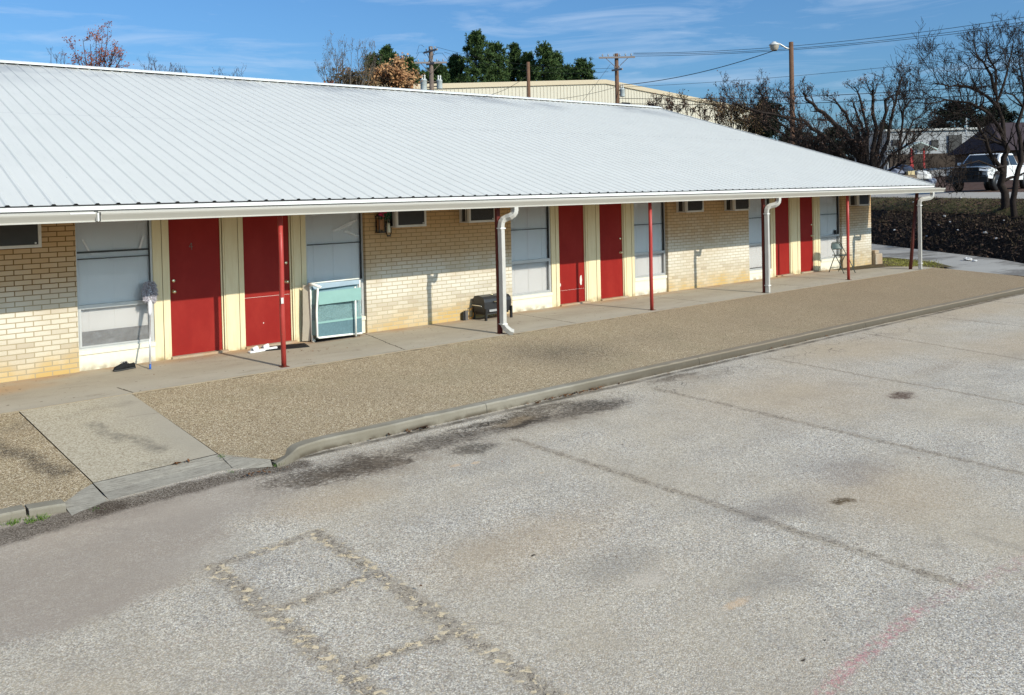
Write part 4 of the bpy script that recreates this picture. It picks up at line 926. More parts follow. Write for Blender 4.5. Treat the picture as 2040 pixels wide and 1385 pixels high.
# ================================================================ background
def tree_root(name, label, cat, group, p): return empty(name, label, cat, group, tuple(p))
def bare_branches(root, base, limbs, seed, mat, levels=4, tw=.012, leaf=None, leafn=0, leafs=.08, kids=(4, 7), spread=.9, updr=.25, wig=.16, sides=4, trunk=None, lr=.62, up0=.0, name='branches'):
    """limbs: list of polylines (world) with start radius; grows side twigs off each"""
    rg = random.Random(seed); tb = MB(); tb.smooth = True; br = MB(); br.smooth = True; lf = MB(); base = Vector(base)
    def grow(p, d, Ln, r, lev):
        n = 4 if lev > 0 else 3; pts = [p.copy()]; rad = [r]; cur = p.copy(); dd = d.copy()
        for i in range(n):
            dd = (dd + Vector((rg.gauss(0, wig), rg.gauss(0, wig), rg.gauss(0, wig) + updr * .3))).normalized(); cur = cur + dd * (Ln / n); pts.append(cur.copy()); rad.append(max(tw * .45, r * (1 - .8 * (i + 1) / n)))
        br.tube(pts, rad, 3 if lev < 2 else sides, cap=False)
        if lev > 0:
            for k in range(rg.randint(*kids)):
                u = rg.uniform(.2, 1); i = min(n - 1, int(u * n)); q = pts[i].lerp(pts[i + 1], u * n - i); side = dd.orthogonal().normalized(); side.rotate(Matrix.Rotation(rg.uniform(0, 6.283), 3, dd))
                nd = (dd * .65 + side * spread * rg.uniform(.5, 1.1) + Vector((0, 0, updr))).normalized(); grow(q, nd, Ln * rg.uniform(.42, .72), max(tw * .7, rad[i] * .6), lev - 1)
        if leaf is not None and lev <= 1:
            for k in range(leafn):
                q = pts[rg.randint(1, n)] + Vector((rg.gauss(0, leafs), rg.gauss(0, leafs), rg.gauss(0, leafs))); a = Vector((rg.gauss(0, 1), rg.gauss(0, 1), rg.gauss(0, 1))).normalized(); c = a.orthogonal().normalized() * leafs * rg.uniform(.4, .8); a = a * leafs * rg.uniform(.6, 1.2)
                lf.add([q - c * .5, q + a * .5 - c, q + a, q + a * .5 + c], [(0, 1, 2, 3)])
    for pts, r, nk, kl in limbs:
        pts = [Vector(p) - base for p in pts]; n = len(pts); rad = [max(tw, r * (1 - .75 * i / (n - 1))) for i in range(n)]
        sub = []; sr = []
        for i in range(n - 1):
            for j in range(3):
                u = j / 3; sub.append(pts[i].lerp(pts[i + 1], u) + Vector((rg.gauss(0, r * .25), rg.gauss(0, r * .25), rg.gauss(0, r * .2))) * (0 if i + j == 0 else 1)); sr.append(rad[i] * (1 - u) + rad[i + 1] * u)
        sub.append(pts[-1]); sr.append(rad[-1]); (tb if r > .07 else br).tube(sub, sr, 7 if r > .07 else 5, cap=False)
        for k in range(nk):
            u = rg.uniform(.25, 1) ** .8 * (len(sub) - 1); i = min(len(sub) - 2, int(u)); q = sub[i].lerp(sub[i + 1], u - i); dd = (sub[i + 1] - sub[i]).normalized(); side = dd.orthogonal().normalized(); side.rotate(Matrix.Rotation(rg.uniform(0, 6.283), 3, dd))
            grow(q, (dd * .5 + side * spread + Vector((0, 0, updr + up0))).normalized(), kl * rg.uniform(.6, 1.1), max(tw, sr[i] * .5), levels - 1)
    if tb.v: tb.build('trunk', mat, root)
    if br.v: br.build(name, mat, root)
    if lf.v: lf.build('leaves', leaf, root)
    return root
def gp(px, py, d): return at(px, py, d)
gb = 'bare trees beyond the motel'
# big bare tree at the right edge
D = 31
base = gp(2003, 445, D); t1 = tree_root('bare_tree', 'big leafless tree on the bank in front of the white truck', 'tree', gb, base)
A = lambda x, y, dd=0: gp(x, y, D + dd)
bare_branches(t1, base, [
    ([A(2003, 445), A(2006, 400), A(1996, 350), A(2003, 300), A(1994, 240), A(1985, 190)], .17, 8, 1.6),
    ([A(1985, 190), A(1975, 150), A(1958, 125, -.5), A(1940, 105, -1)], .07, 12, 1.0), ([A(1985, 190), A(1982, 140, .5), A(1968, 105, .7), A(1964, 85, 1)], .055, 12, .95),
    ([A(1990, 215), A(1965, 190, -.5), A(1930, 172, -1), A(1890, 172, -1.5), A(1862, 165, -2)], .065, 20, 1.5), ([A(1988, 200), A(2005, 150, 1), A(2013, 115, 1.3), A(2018, 92, 1.5)], .05, 11, .95),
    ([A(1998, 270), A(1970, 225, -1), A(1930, 205, -1.5), A(1885, 200, -2), A(1845, 208, -2.5)], .07, 22, 1.5),
    ([A(1998, 345), A(1975, 310, -.8), A(1955, 260, -1.3), A(1930, 232, -1.5), A(1895, 225, -2)], .085, 14, 1.3),
    ([A(2003, 330), A(1985, 335, -1), A(1950, 320, -1.6), A(1915, 330, -2), A(1880, 345, -2.4)], .04, 12, .9)], 11, M['bark'], 4, .011, kids=(2, 4), updr=.2)
base = gp(2022, 440, 29.5); t2 = tree_root('bare_tree', 'second leafless tree at the right edge, forking beside the big one', 'tree', gb, base)
D = 29.5
bare_branches(t2, base, [([A(2022, 440), A(2020, 380), A(2035, 320), A(2030, 250), A(2042, 190), A(2050, 130)], .11, 10, 1.2), ([A(2038, 300), A(2060, 240), A(2090, 180)], .07, 9, 1.2), ([A(2042, 190), A(2034, 140), A(2028, 100)], .045, 9, .9), ([A(2036, 210), A(2020, 190, -1), A(2000, 185, -1.5)], .04, 10, 1.1)], 12, M['bark'], 4, .011, kids=(2, 4), updr=.2)
lfx = MB()
# multi-stem clump in the middle right
D = 37; base = gp(1722, 352, D); t3 = tree_root('bare_tree', 'wide multi-stemmed leafless tree with thick limbs fanning to the left', 'tree', gb, base)
L_ = [([A(1722, 352), A(1705, 300), A(1680, 262), A(1640, 225), A(1608, 200), A(1600, 185)], .15, 10, .7), ([A(1722, 352), A(1690, 320), A(1650, 280, -.5), A(1600, 240, -1), A(1560, 232, -1.2), A(1500, 220, -1.4), A(1460, 205, -1.6)], .11, 18, .75),
      ([A(1722, 352), A(1712, 280), A(1685, 225), A(1662, 198)], .12, 6, .6), ([A(1725, 352), A(1722, 270), A(1700, 205)], .12, 8, .6), ([A(1728, 352), A(1728, 260), A(1712, 190), A(1700, 172)], .08, 9, .6),
      ([A(1735, 352), A(1742, 280), A(1740, 200), A(1738, 178)], .12, 8, .6), ([A(1738, 352), A(1755, 270), A(1765, 200), A(1778, 190)], .11, 8, .6), ([A(1740, 352), A(1768, 280), A(1780, 215), A(1793, 172), A(1798, 150)], .09, 14, .65),
      ([A(1742, 352), A(1775, 310), A(1820, 280, -1), A(1850, 250, -1)], .07, 14, .8), ([A(1745, 352), A(1790, 330, -1), A(1830, 300, -1.5)], .06, 12, 1.1), ([A(1700, 320), A(1650, 300), A(1600, 300), A(1570, 330)], .08, 10, 1.3)]
bare_branches(t3, base, L_, 21, M['bark'], 4, .012, M['leaf_dark'], 1, .06, kids=(2, 3), updr=.3)
D = 41; base = gp(1600, 340, D); t4 = tree_root('bare_tree', 'leafless spreading tree behind the lamp pole with fine upright twigs', 'tree', gb, base)
bare_branches(t4, base, [([A(1640, 345), A(1600, 290), A(1550, 262), A(1510, 240)], .10, 8, 1.0), ([A(1620, 300), A(1570, 240), A(1535, 215), A(1520, 195)], .06, 15, .95), ([A(1600, 280), A(1540, 235), A(1480, 215), A(1455, 200)], .06, 15, .95), ([A(1620, 320), A(1590, 250), A(1575, 200)], .05, 9, .8)], 22, M['bark'], 4, .013, M['leaf_dark'], 1, .07, kids=(2, 4), updr=.35)
D = 39; base = gp(1790, 350, D); t5 = tree_root('bare_tree', 'slender leafless tree with wispy upright crown right of the stubby limbs', 'tree', gb, base)
bare_branches(t5, base, [([A(1790, 352), A(1792, 290), A(1800, 220), A(1812, 200)], .08, 12, .8), ([A(1792, 300), A(1820, 240), A(1850, 220)], .05, 12, .8), ([A(1798, 240), A(1790, 200), A(1795, 175)], .04, 9, .6)], 23, M['bark'], 4, .012, kids=(2, 4), updr=.35)
# undergrowth in front of the trees
def brush(name, label, cat, pts, seed, mat, n, h, leaf=None, ln=0, ls=.07, group=None, tw=.010, spread=.9, up=.6):
    p0 = pts[0]; r = tree_root(name, label, cat, group, p0); rg = random.Random(seed); limbs = []
    for k in range(n):
        u = rg.random() * (len(pts) - 1); i = int(u); p = Vector(pts[i]).lerp(Vector(pts[min(i + 1, len(pts) - 1)]), u - i) + Vector((rg.gauss(0, .4), rg.gauss(0, .4), 0))
        d = Vector((rg.gauss(0, .35), rg.gauss(0, .35), 1)).normalized(); hh = h * rg.uniform(.6, 1.15)
        limbs.append(([p, p + d * hh * .5, p + d * hh + Vector((rg.gauss(0, .2), rg.gauss(0, .2), 0))], .03, 5, hh * .4))
    return bare_branches(r, p0, limbs, seed + 1, mat, 3, tw, leaf, ln, ls, kids=(2, 4), spread=spread, updr=up, name='stems')
brush('shrub', 'dense dark leafless thicket behind the right slope of the roof', 'shrub', [gp(1590, 350, 34), gp(1650, 355, 34), gp(1720, 372, 33), gp(1780, 375, 33)], 31, M['bark'], 42, 2.0, M['leaf_dark'], 1, .06, 'shrubs beyond the motel')
brush('shrub', 'twiggy brown shrub in front of the right part of the cream warehouse', 'shrub', [gp(1400, 262, 44), gp(1440, 270, 44), gp(1480, 275, 43), gp(1500, 290, 42)], 32, M['bark_red'], 26, 1.5, M['leaf_olive'], 2, .09, 'shrubs beyond the motel')
brush('shrub', 'low twiggy shrub peeking over the roof slope below the warehouse', 'shrub', [gp(1290, 225, 44), gp(1330, 232, 44), gp(1385, 248, 44)], 33, M['bark_red'], 15, .8, M['leaf_dark'], 2, .07, 'shrubs beyond the motel')
brush('shrub', 'scrubby bare shrubs around the debris pile beside the truck', 'shrub', [gp(1830, 372, 38), gp(1860, 378, 38), gp(1885, 385, 38)], 34, M['bark'], 16, 1.1, None, 0, .07, 'shrubs beyond the motel')
# rusty-leaved tree behind the ridge, left
D = 31; base = gp(190, 190, D); t = tree_root('leafy_tree', 'rusty red leaved treetop with bare shoots above the left of the roof', 'tree', 'treetops above the roof', base)
rg = random.Random(5); lm = []
for x, y in ((150, 105), (165, 78), (180, 88), (192, 70), (203, 84), (215, 62), (228, 100), (245, 108), (160, 115), (240, 120)): lm.append(([gp(190 + (x - 190) * .3, 190, D), gp(190 + (x - 190) * .6, 150, D), A(x, y, rg.uniform(-1, 1))], .03, 5, .55))
bare_branches(t, base, lm, 41, M['bark_red'], 3, .006, M['leaf_red'], 4, .055, kids=(2, 3), updr=.3)
for (x0, x1, yb, yt, n_, sd_, lab) in ((100, 130, 130, 95, 4, 51, 'few bare shoots at the far left behind the ridge'), (285, 335, 150, 112, 9, 52, 'thin bare treetop with small buds left of centre above the ridge'), (335, 375, 155, 130, 8, 53, 'row of short bare twigs above the ridge'), (420, 485, 165, 138, 7, 54, 'forked bare twigs above the ridge, left of centre')):
    D = 31; base = gp((x0 + x1) / 2, yb + 60, D); t = tree_root('bare_treetop', lab, 'tree', 'treetops above the roof', base); rg = random.Random(sd_); lm = []
    for k in range(n_):
        x = x0 + (x1 - x0) * (k + .5) / n_ + rg.uniform(-4, 4); lm.append(([gp((x0 + x1) / 2 * .4 + x * .6, yb + 60, D), gp(x, yb, D), gp(x + rg.uniform(-6, 6), rg.uniform(yt, yt + 22), D)], .014, 4, .28))
    bare_branches(t, base, lm, sd_, M['bark_red'], 2, .006, M['leaf_dark'], 1, .03, kids=(2, 4), updr=.5)
# mixed brush and tan-leaved tree left of the transformer pole
D = 38; base = gp(690, 230, D); t = tree_root('bare_tree', 'wispy half bare tree rising left of the tan leaved tree', 'tree', 'treetops above the roof', base); lm = []
rg = random.Random(6)
for x, y in ((645, 130), (655, 118), (668, 97), (672, 108), (682, 104), (700, 112), (715, 118), (730, 122), (745, 112), (640, 150), (735, 105)): lm.append(([gp(690 + (x - 690) * .4, 230, D), gp(690 + (x - 690) * .8, 165, D), A(x, y, rg.uniform(-1, 1))], .03, 6, .7))
bare_branches(t, base, lm, 42, M['bark_grey'], 3, .008, M['leaf_olive'], 1, .05, kids=(2, 4), updr=.5)
def leafy(name, label, px, py, D_, rx, rz, nl, seed, leaf, ls, stems=14, group='treetops above the roof', bark='bark_red', cat='tree', ry=None, limbs=None):
    base = gp(px, py + 60, D_); t = tree_root(name, label, cat, group, base); rg = random.Random(seed); c = gp(px, py, D_); lf = MB(); br = MB()
    if ry is None: ry = rx
    cl = []
    while len(cl) < 30:
        q = Vector((rg.uniform(-1, 1), rg.uniform(-1, 1), rg.uniform(-1, 1)))
        if q.length < 1: cl.append(Vector((q.x * rx * .9, q.y * ry * .9, q.z * rz * .9)))
    for k in range(nl):
        q = rg.choice(cl) + Vector((rg.gauss(0, rx * .16), rg.gauss(0, ry * .16), rg.gauss(0, rz * .16))); q += c - base
        a = Vector((rg.gauss(0, 1), rg.gauss(0, 1), rg.gauss(0, 1) - .5)).normalized(); cc = a.orthogonal().normalized() * ls * rg.uniform(.25, .55); a = a * ls * rg.uniform(.7, 1.3); lf.add([q - cc * .5, q + a * .5 - cc, q + a, q + a * .5 + cc], [(0, 1, 2, 3)])
    for q in cl: 
        br.tube([Vector((0, 0, 0)), (q + c - base) * .55 + Vector((0, 0, .2)), q + c - base], [.06, .03, .01], 4, cap=False)
        for k in range(3): e = q + c - base; br.tube([e * .7, e + Vector((rg.gauss(0, .3), rg.gauss(0, .3), rg.uniform(.1, .8))) * rz * .6], [.015, .005], 3, cap=False)
    br.tube([Vector((0, 0, -3)), Vector((0, 0, 0))], [.14, .10], 8); br.build('trunk', M[bark], t); lf.build('leaves', leaf, t); return t
leafy('leafy_tree', 'tree with dry tan leaves just left of the transformer pole', 785, 158, 44, 1.25, 1.05, 3300, 61, M['leaf_tan'], .155)
leafy('shrub', 'olive and brown leaved thicket above the ridge left of the tan leaved tree', 705, 168, 40, 1.5, .75, 1700, 62, M['leaf_olive'], .13, cat='shrub')
leafy('shrub', 'small clump of rusty leaves low on the ridge', 656, 170, 38, .22, .18, 160, 63, M['leaf_red'], .12, cat='shrub')
# pines
def pine(px, ytop, ybot, D_, wpx, seed, label, mat='needle', group='pines behind the warehouse', name='pine_tree', round_=False):
    top = gp(px, ytop, D_); bot = gp(px, ybot, D_); H = top.z - bot.z; Wd = wpx * D_ / FPX * .5; base = Vector((top.x, top.y, bot.z - 4))
    t = tree_root(name, label, 'tree', group, base); rg = random.Random(seed); tr = MB(); lf = MB()
    tr.tube([(0, 0, 0), (0, 0, 4 + H * .95)], [.22, .05], 7, cap=False)
    nb = int(44 + H * 7)
    for k in range(nb):
        u = (k + rg.random()) / nb; z = 4 + H * u
        w_ = Wd * ((1 - u) ** .6 * .95 + .14) * rg.uniform(.45, 1.2) if not round_ else Wd * math.sqrt(max(.05, 1 - (2 * u - .9) ** 2)) * rg.uniform(.55, 1.1)
        a = rg.random() * 6.283; e = Vector((math.cos(a) * w_, math.sin(a) * w_, z + rg.uniform(-.2, .5))); tr.tube([(0, 0, z - .3), tuple(e)], [.05, .02], 3, cap=False)
        for m_ in range(rg.randint(5, 8)):
            c = Vector((0, 0, z)).lerp(e, rg.uniform(.5, 1.1)) + Vector((rg.gauss(0, .26), rg.gauss(0, .26), rg.gauss(0, .2))); sz = rg.uniform(.28, .52)
            for q in range(14):
                d = Vector((rg.gauss(0, 1), rg.gauss(0, 1), rg.gauss(.35, 1))).normalized(); s_ = d.orthogonal().normalized() * .045; s_.rotate(Matrix.Rotation(rg.random() * 6, 3, d)); lf.add([c - s_, c + s_, c + d * sz + s_ * .8, c + d * sz - s_ * .8], [(0, 1, 2, 3)])
    tr.build('trunk', M['bark'], t); lf.build('crown', M[mat], t); return t
for i, (x, yt, yb, D_, w_, lab) in enumerate([(772, 99, 190, 105, 62, 'bushy pine rising behind the tan leaved tree'), (742, 118, 185, 106, 26, 'small pine at the far left of the pines'), (812, 122, 190, 108, 52, 'low pine left of the transformer pole'), (872, 132, 190, 112, 46, 'pine just right of the transformer pole'),
        (908, 116, 182, 115, 50, 'narrow pine left of the tallest pine'), (947, 67, 180, 112, 84, 'tallest pine in the middle of the group'), (988, 93, 182, 114, 66, 'pine right beside the tallest pine'), (1023, 96, 182, 118, 46, 'thin airy pine between the tall pines and the bare pole'),
        (1085, 95, 182, 114, 66, 'broad pine right of the short bare pole'), (1108, 113, 182, 118, 40, 'narrow pine on the right shoulder of the broad pine'), (1132, 140, 182, 120, 36, 'left one of the two low round pines'), (1160, 126, 182, 116, 50, 'right one of the two low round pines'), (1050, 112, 182, 116, 42, 'pine directly behind the short bare pole'), (845, 150, 190, 120, 60, 'low dark pine behind the left transformer')]):
    pine(x, yt, yb, D_, w_, 70 + i, lab, round_=i in (2, 3, 10, 11, 0, 13))
for i, (x, yt, yb, D_, w_, lab) in enumerate([(1525, 213, 270, 80, 60, 'dark evergreen against the end of the warehouse'), (1905, 214, 290, 95, 120, 'wide dark evergreen over the pale far building'), (1985, 216, 290, 97, 90, 'dark evergreen behind the dark roofed house'), (1660, 262, 320, 110, 90, 'distant dark tree between the leafless trees'), (1760, 258, 320, 112, 90, 'distant dark tree left of the pale far building'), (1830, 262, 320, 112, 50, 'distant dark tree just left of the wide evergreen'), (1580, 262, 310, 108, 90, 'distant dark tree right of the warehouse end')]):
    pine(x, yt, yb, D_, w_, 90 + i, lab, 'needle2', 'dark trees in the distance', 'evergreen_tree', True)

# ---------------------------------------------------------------- warehouse
wh = empty('warehouse', 'large cream metal warehouse with low gable roof behind the motel', 'building')
WY = 58.0
def wp(px, py): 
    d = at(px, py, 1) - CAM; k = (WY - CAM.y) / d.y; return CAM + d * k
pl, pk_, pr = wp(820, 172), wp(1205, 162), wp(1490, 218)
slopeR = (pr.z - pk_.z) / (pr.x - pk_.x); xl = pk_.x - 42; zl = pk_.z + (pl.z - pk_.z) / (pl.x - pk_.x) * (xl - pk_.x)
xr = pr.x + 4; zr_ = pk_.z + slopeR * (xr - pk_.x)
def whm():
    n = N('cream_metal_siding', .55, .3); x, y, z = n.xyz()
    n.col(n.mix(n.ma('MULTIPLY', n.noise(.3, 4), .5), (.54, .50, .41), (.47, .43, .35))); return n.m
b = MB(); x = xl; st_ = .50; zz = lambda x: (pk_.z + slopeR * (x - pk_.x)) if x > pk_.x else (pk_.z + (zl - pk_.z) / (xl - pk_.x) * (x - pk_.x))
while x < xr:
    x2 = min(x + st_, xr); b.add([(x, WY, -1), (x + st_ * .82, WY, -1), (x + st_ * .86, WY - .06, -1), (x + st_ * .96, WY - .06, -1), (x2, WY, -1),
        (x, WY, zz(x)), (x + st_ * .82, WY, zz(x)), (x + st_ * .86, WY - .06, zz(x)), (x + st_ * .96, WY - .06, zz(x)), (x2, WY, zz(x2))], [(0, 1, 6, 5), (1, 2, 7, 6), (2, 3, 8, 7), (3, 4, 9, 8)]); x += st_
b.add([(xr, WY, -1), (xr, WY + 40, -1), (xr, WY + 40, zr_), (xr, WY, zr_)], [(0, 1, 2, 3)]); b.add([(xl, WY, -1), (xl, WY + 40, -1), (xl, WY + 40, zl), (xl, WY, zl)], [(3, 2, 1, 0)])
b.build('wall', whm(), wh)
b = MB(); b.add([(xl, WY - .15, zl + .1), (pk_.x, WY - .15, pk_.z + .1), (xr, WY - .15, zr_ + .1), (xl, WY + 40, zl + .1), (pk_.x, WY + 40, pk_.z + .1), (xr, WY + 40, zr_ + .1)], [(0, 1, 4, 3), (1, 2, 5, 4)]); b.build('roof', simple('warehouse_roof', (.55, .53, .48), .6), wh)
b = MB()
for (xa, za, xb, zb) in ((xl, zl, pk_.x, pk_.z), (pk_.x, pk_.z, xr, zr_)):
    b.add([(xa, WY - .2, za - .30), (xb, WY - .2, zb - .30), (xb, WY - .2, zb + .18), (xa, WY - .2, za + .18), (xa, WY + .1, za + .22), (xb, WY + .1, zb + .22), (xa, WY, za - .32), (xb, WY, zb - .32)], [(0, 1, 2, 3), (3, 2, 5, 4), (6, 7, 1, 0)])
b.build('roof_trim', simple('beige_trim', (.50, .42, .30), .6), wh)
b = MB(); v0 = wp(1245, 206); b.box(v0.x - .6, v0.x + .8, WY - .12, WY - .05, v0.z - .35, v0.z + .1); b.build('vent', M['dark'], wh)

# ---------------------------------------------------------------- far building, shelter, dark house
gb_ = simple('pale_block_wall', (.36, .37, .38), .8, .2, 0, .15, 1)
def vbox(px0, px1, py0, py1, D_, depth):
    """box facing the street: front bottom-left pixel / top-right pixel at distance D_"""
    a = at(px0, py1, D_); c = at(px1, py1, D_); h = (at(px0, py0, D_) - a).z; u = (c - a); u.z = 0; wd = u.length; u.normalize(); v = Vector((-u.y, u.x, 0)); return a, u, v, wd, h
fb = empty('far_building', 'pale grey one-storey building far behind the truck', 'building')
a, u, v, wd, h = vbox(1768, 1985, 262, 345, 82, 8)
Z = Vector((0, 0, 1))
b = MB(); b.obox(a + u * wd / 2 + v * 4 + Z * h / 2, u, v, Z, wd / 2, 4, h / 2); b.build('wall', gb_, fb)
b = MB(); b.obox(a + u * wd / 2 + v * 4 + Z * (h + .08), u, v, Z, wd / 2 + .2, 4.2, .1); b.build('roof', simple('pale_roof_edge', (.5, .5, .48), .7), fb)
for px0, px1, py0, py1 in ((1778, 1796, 278, 288), (1855, 1869, 279, 295), (1890, 1916, 269, 312), (1938, 1947, 276, 300)):
    p = at(px0, py1, 81.9); q = at(px1, py1, 81.9); hh = (at(px0, py0, 81.9) - p).z; b = MB(); b.obox((p + q) / 2 + Z * hh / 2 - v * .05, u, v, Z, (q - p).length / 2, .05, hh / 2); o = b.build('window' if py1 < 305 else 'door', M['dark'], fb)
pf_ = at(1926, 318, 79); b = MB(); b.tube([pf_, pf_ + Z * ((at(1926, 235, 79) - pf_).z)], .06, 6); tag(b.build('flagpole', simple('pale_pole', (.6, .6, .6), .5)), 'thin white pole in front of the pale far building', 'pole')
a, u, v, wd, h = vbox(1772, 1990, 308, 347, 76, 1)
b = MB(); b.obox(a + u * wd / 2 + Z * h / 2, u, v, Z, wd / 2, .15, h / 2); tag(b.build('low_fence', simple('brown_fence', (.07, .055, .045), .9, .1, 0, .5, 3)), 'dark brown low fence in front of the pale far building', 'fence')
sh = empty('shelter', 'small shelter with pale gable roof and red posts', 'shelter')
a, u, v, wd, h = vbox(1815, 1841, 296, 336, 70, 2)
for s_ in (0, 1):
    for t_ in (0, 1): b = MB(); b.obox(a + u * wd * s_ + v * 2 * t_ + Z * h / 2, u, v, Z, .06, .06, h / 2); b.build('post', simple('red_post', (.38, .04, .04), .6), sh)
b = MB(); ra = a - u * .9 + Z * h * .93; rb = a + u * (wd + 1.0) + Z * h * .93; pk2 = a + u * (wd / 2 + .1) + Z * (h * 1.32)
b.add([ra - v * .4, pk2 - v * .4, pk2 + v * 2.4, ra + v * 2.4, rb - v * .4, rb + v * 2.4], [(0, 1, 2, 3), (1, 4, 5, 2)]); o = b.build('roof', simple('pale_green_roof', (.50, .60, .57), .6), sh); o.modifiers.new('s', 'SOLIDIFY').thickness = .08
dh = empty('dark_roof_house', 'house with big dark brown roof behind the right-hand tree', 'house')
a, u, v, wd, h = vbox(2010, 2300, 300, 350, 66, 8)
b = MB(); b.obox(a + u * wd / 2 + v * 4 + Z * h / 2, u, v, Z, wd / 2, 4, h / 2); b.build('wall', simple('brown_wall', (.09, .06, .05), .9), dh)
b = MB(); e0 = a + Z * h - u * .5 - v * .5; e1 = a + Z * h + u * (wd + .5) - v * .5; r0 = a + Z * (h + 2.4) + v * 4 + u * .8; r1 = a + Z * (h + 2.4) + v * 4 + u * wd
b.add([e0, e1, r1, r0, e0 + v * 9, e1 + v * 9], [(0, 1, 2, 3), (3, 2, 5, 4), (0, 3, 4)]); b.build('roof', simple('dark_plum_roof', (.06, .045, .05), .9, .1, 0, .2, 3), dh)

# ---------------------------------------------------------------- utility poles, lamp, wires
def pole(px, ytop, D_, r, label, mat='polewood', arms=(), trans=(), name='utility_pole', depth=9):
    top = at(px, ytop, D_); base = Vector((top.x, top.y, -.6)); root = empty(name, label, 'utility pole', 'wooden utility poles', tuple(base)); H = top.z - base.z
    b = MB(); b.smooth = True; b.tube([(0, 0, 0), (0, 0, H)], [r * 1.15, r * .85], 12); b.build('pole', M[mat], root)
    for (dz, half, ang, n_ins, rise) in arms:
        d = RT.copy(); d.z = 0; d.normalize(); d.rotate(Matrix.Rotation(ang, 3, 'Z')); c = Vector((0, 0, H - dz)) - FW * (r + .05); pr_ = Vector((-d.y, d.x, 0))
        b = MB(); b.obox(c, (d + Z * rise).normalized(), pr_, Z, half, .05, .06)
        b.build('crossarm', simple('crossarm_wood', (.24, .21, .20), .9), root)
        if half > .8:
            b = MB()
            for sg in (-1, 1): b.tube([c + d * sg * half * .6 - Z * .06, Vector((0, 0, H - dz - .75)) - FW * (r + .02)], .022, 5)
            b.build('brace', M['polewood_grey'], root)
        for k in range(n_ins):
            uu = (-1 + 2 * (k + .5) / n_ins) * .95; b = MB(); b.smooth = True; q = c + d * uu * half + Z * (rise * uu * half + .06); b.lathe(q, [(.015, 0), (.015, .05), (.05, .06), (.06, .10), (.035, .14), (.05, .16), (.02, .20), (.001, .20)], 8); b.build('insulator', simple('grey_porcelain', (.30, .31, .33), .3, .5), root)
    for (dx, dz, rr, hh) in trans:
        d = RT.copy(); d.z = 0; d.normalize(); c = Vector((0, 0, H - dz)) + d * dx
        b = MB(); b.smooth = True; b.lathe(c, [(.001, 0), (rr * .93, .0), (rr, .06), (rr, hh - .08), (rr * 1.06, hh - .07), (rr * 1.06, hh - .03), (rr * .8, hh + .03), (.001, hh + .05)], 18); tr = b.build('transformer', simple('grey_transformer', (.42, .46, .46), .4, .4), root)
        b = MB(); b.smooth = True
        for s_ in (-.4, .35): b.lathe(c + d * rr * s_ + Z * hh, [(.05, 0), (.06, .06), (.04, .10), (.06, .15), (.035, .2), (.07, .27), (.02, .33), (.001, .33)], 10)
        b.build('bushing', simple('pale_porcelain', (.6, .6, .58), .3, .5), tr)
        b = MB(); b.tube([c + Z * hh * .8 , Vector((0, 0, c.z + hh * .8))], .05, 6); b.tube([c + Z * hh * .3, Vector((0, 0, c.z + hh * .3))], .05, 6); b.build('bracket', M['polewood_grey'], root)
    return root, top
P1, T1 = pole(858, 93, 60, .17, 'transformer pole rising over the ridge in front of the pines', 'polewood_grey', [(.35, .85, R(-52), 3, 0), (1.15, 1.12, R(4), 5, 0), (1.22, .5, R(-50), 2, 0)], [(-.55, 3.05, .23, .78), (.55, 2.95, .20, .62)])
P2, T2 = pole(1228, 107, 60, .16, 'utility pole with a wide top crossarm in front of the warehouse', 'polewood', [(.30, 1.25, R(0), 6, .0), (1.15, .45, R(-45), 2, 0)], [(.36, 3.0, .17, .55)])
P3, T3 = pole(1052, 124, 56, .13, 'short plain brown pole without crossarms in front of the pines', 'polewood')
tl = at(1576, 84, 50); base = Vector((tl.x, tl.y, -.5)); lp = empty('street_lamp', 'wooden pole with a bowl street lamp above the roof', 'street lamp', None, tuple(base)); H = tl.z - base.z
b = MB(); b.smooth = True; b.tube([(0, 0, 0), (0, 0, H * .5), (0, 0, H)], [.17, .15, .125], 14); b.build('pole', M['polewood'], lp)
dl = -RT.copy(); dl.z = 0; dl.normalize()
b = MB(); b.smooth = True; b.tube([Vector((0, 0, H - .40)) + dl * .1, Vector((0, 0, H - .33)) + dl * .30, Vector((0, 0, H - .12)) + dl * .62, Vector((0, 0, H - .05)) + dl * .85], [.05, .05, .05, .07], 8); b.build('arm', simple('pale_lamp_metal', (.58, .58, .56), .4, .4, .3), lp)
c = Vector((0, 0, H - .16)) + dl * .98
b = MB(); b.smooth = True; b.lathe(c, [(.30, .0), (.30, .03), (.24, .09), (.13, .15), (.10, .20), (.001, .21)], 18); b.build('lamp_shade', simple('lamp_hood', (.60, .60, .58), .4), lp)
b = MB(); b.smooth = True; b.lathe(c, [(.27, 0), (.25, -.12), (.20, -.27), (.14, -.31), (.001, -.31)], 18); b.build('bowl', simple('lamp_bowl', (.42, .37, .30), .3), lp)
b = MB(); b.smooth = True; b.lathe(c - Z * .30, [(.14, 0), (.13, -.03), (.001, -.03)], 14); b.build('lamp_cap', M['dark'], lp)
wm = simple('wire_black', (.02, .02, .02), .6)
def wire(a, b_, sag, label, r=.014, n=26):
    a = Vector(a); b_ = Vector(b_); pts = [a.lerp(b_, i / n) - Z * sag * 4 * (i / n) * (1 - i / n) for i in range(n + 1)]
    m_ = MB(); m_.tube(pts, r, 4); return tag(m_.build('power_line', wm), label, 'power line', 'overhead wires')
wire(at(1262, 106, 60), at(2500, -52, 40), .9, 'top one of the three wires crossing the upper right sky')
wire(at(1262, 108, 60), at(2500, -38, 40.5), .9, 'middle one of the three wires crossing the upper right sky')
wire(at(1256, 112, 60), at(2500, -26, 41), .8, 'lowest one of the three wires crossing the upper right sky')
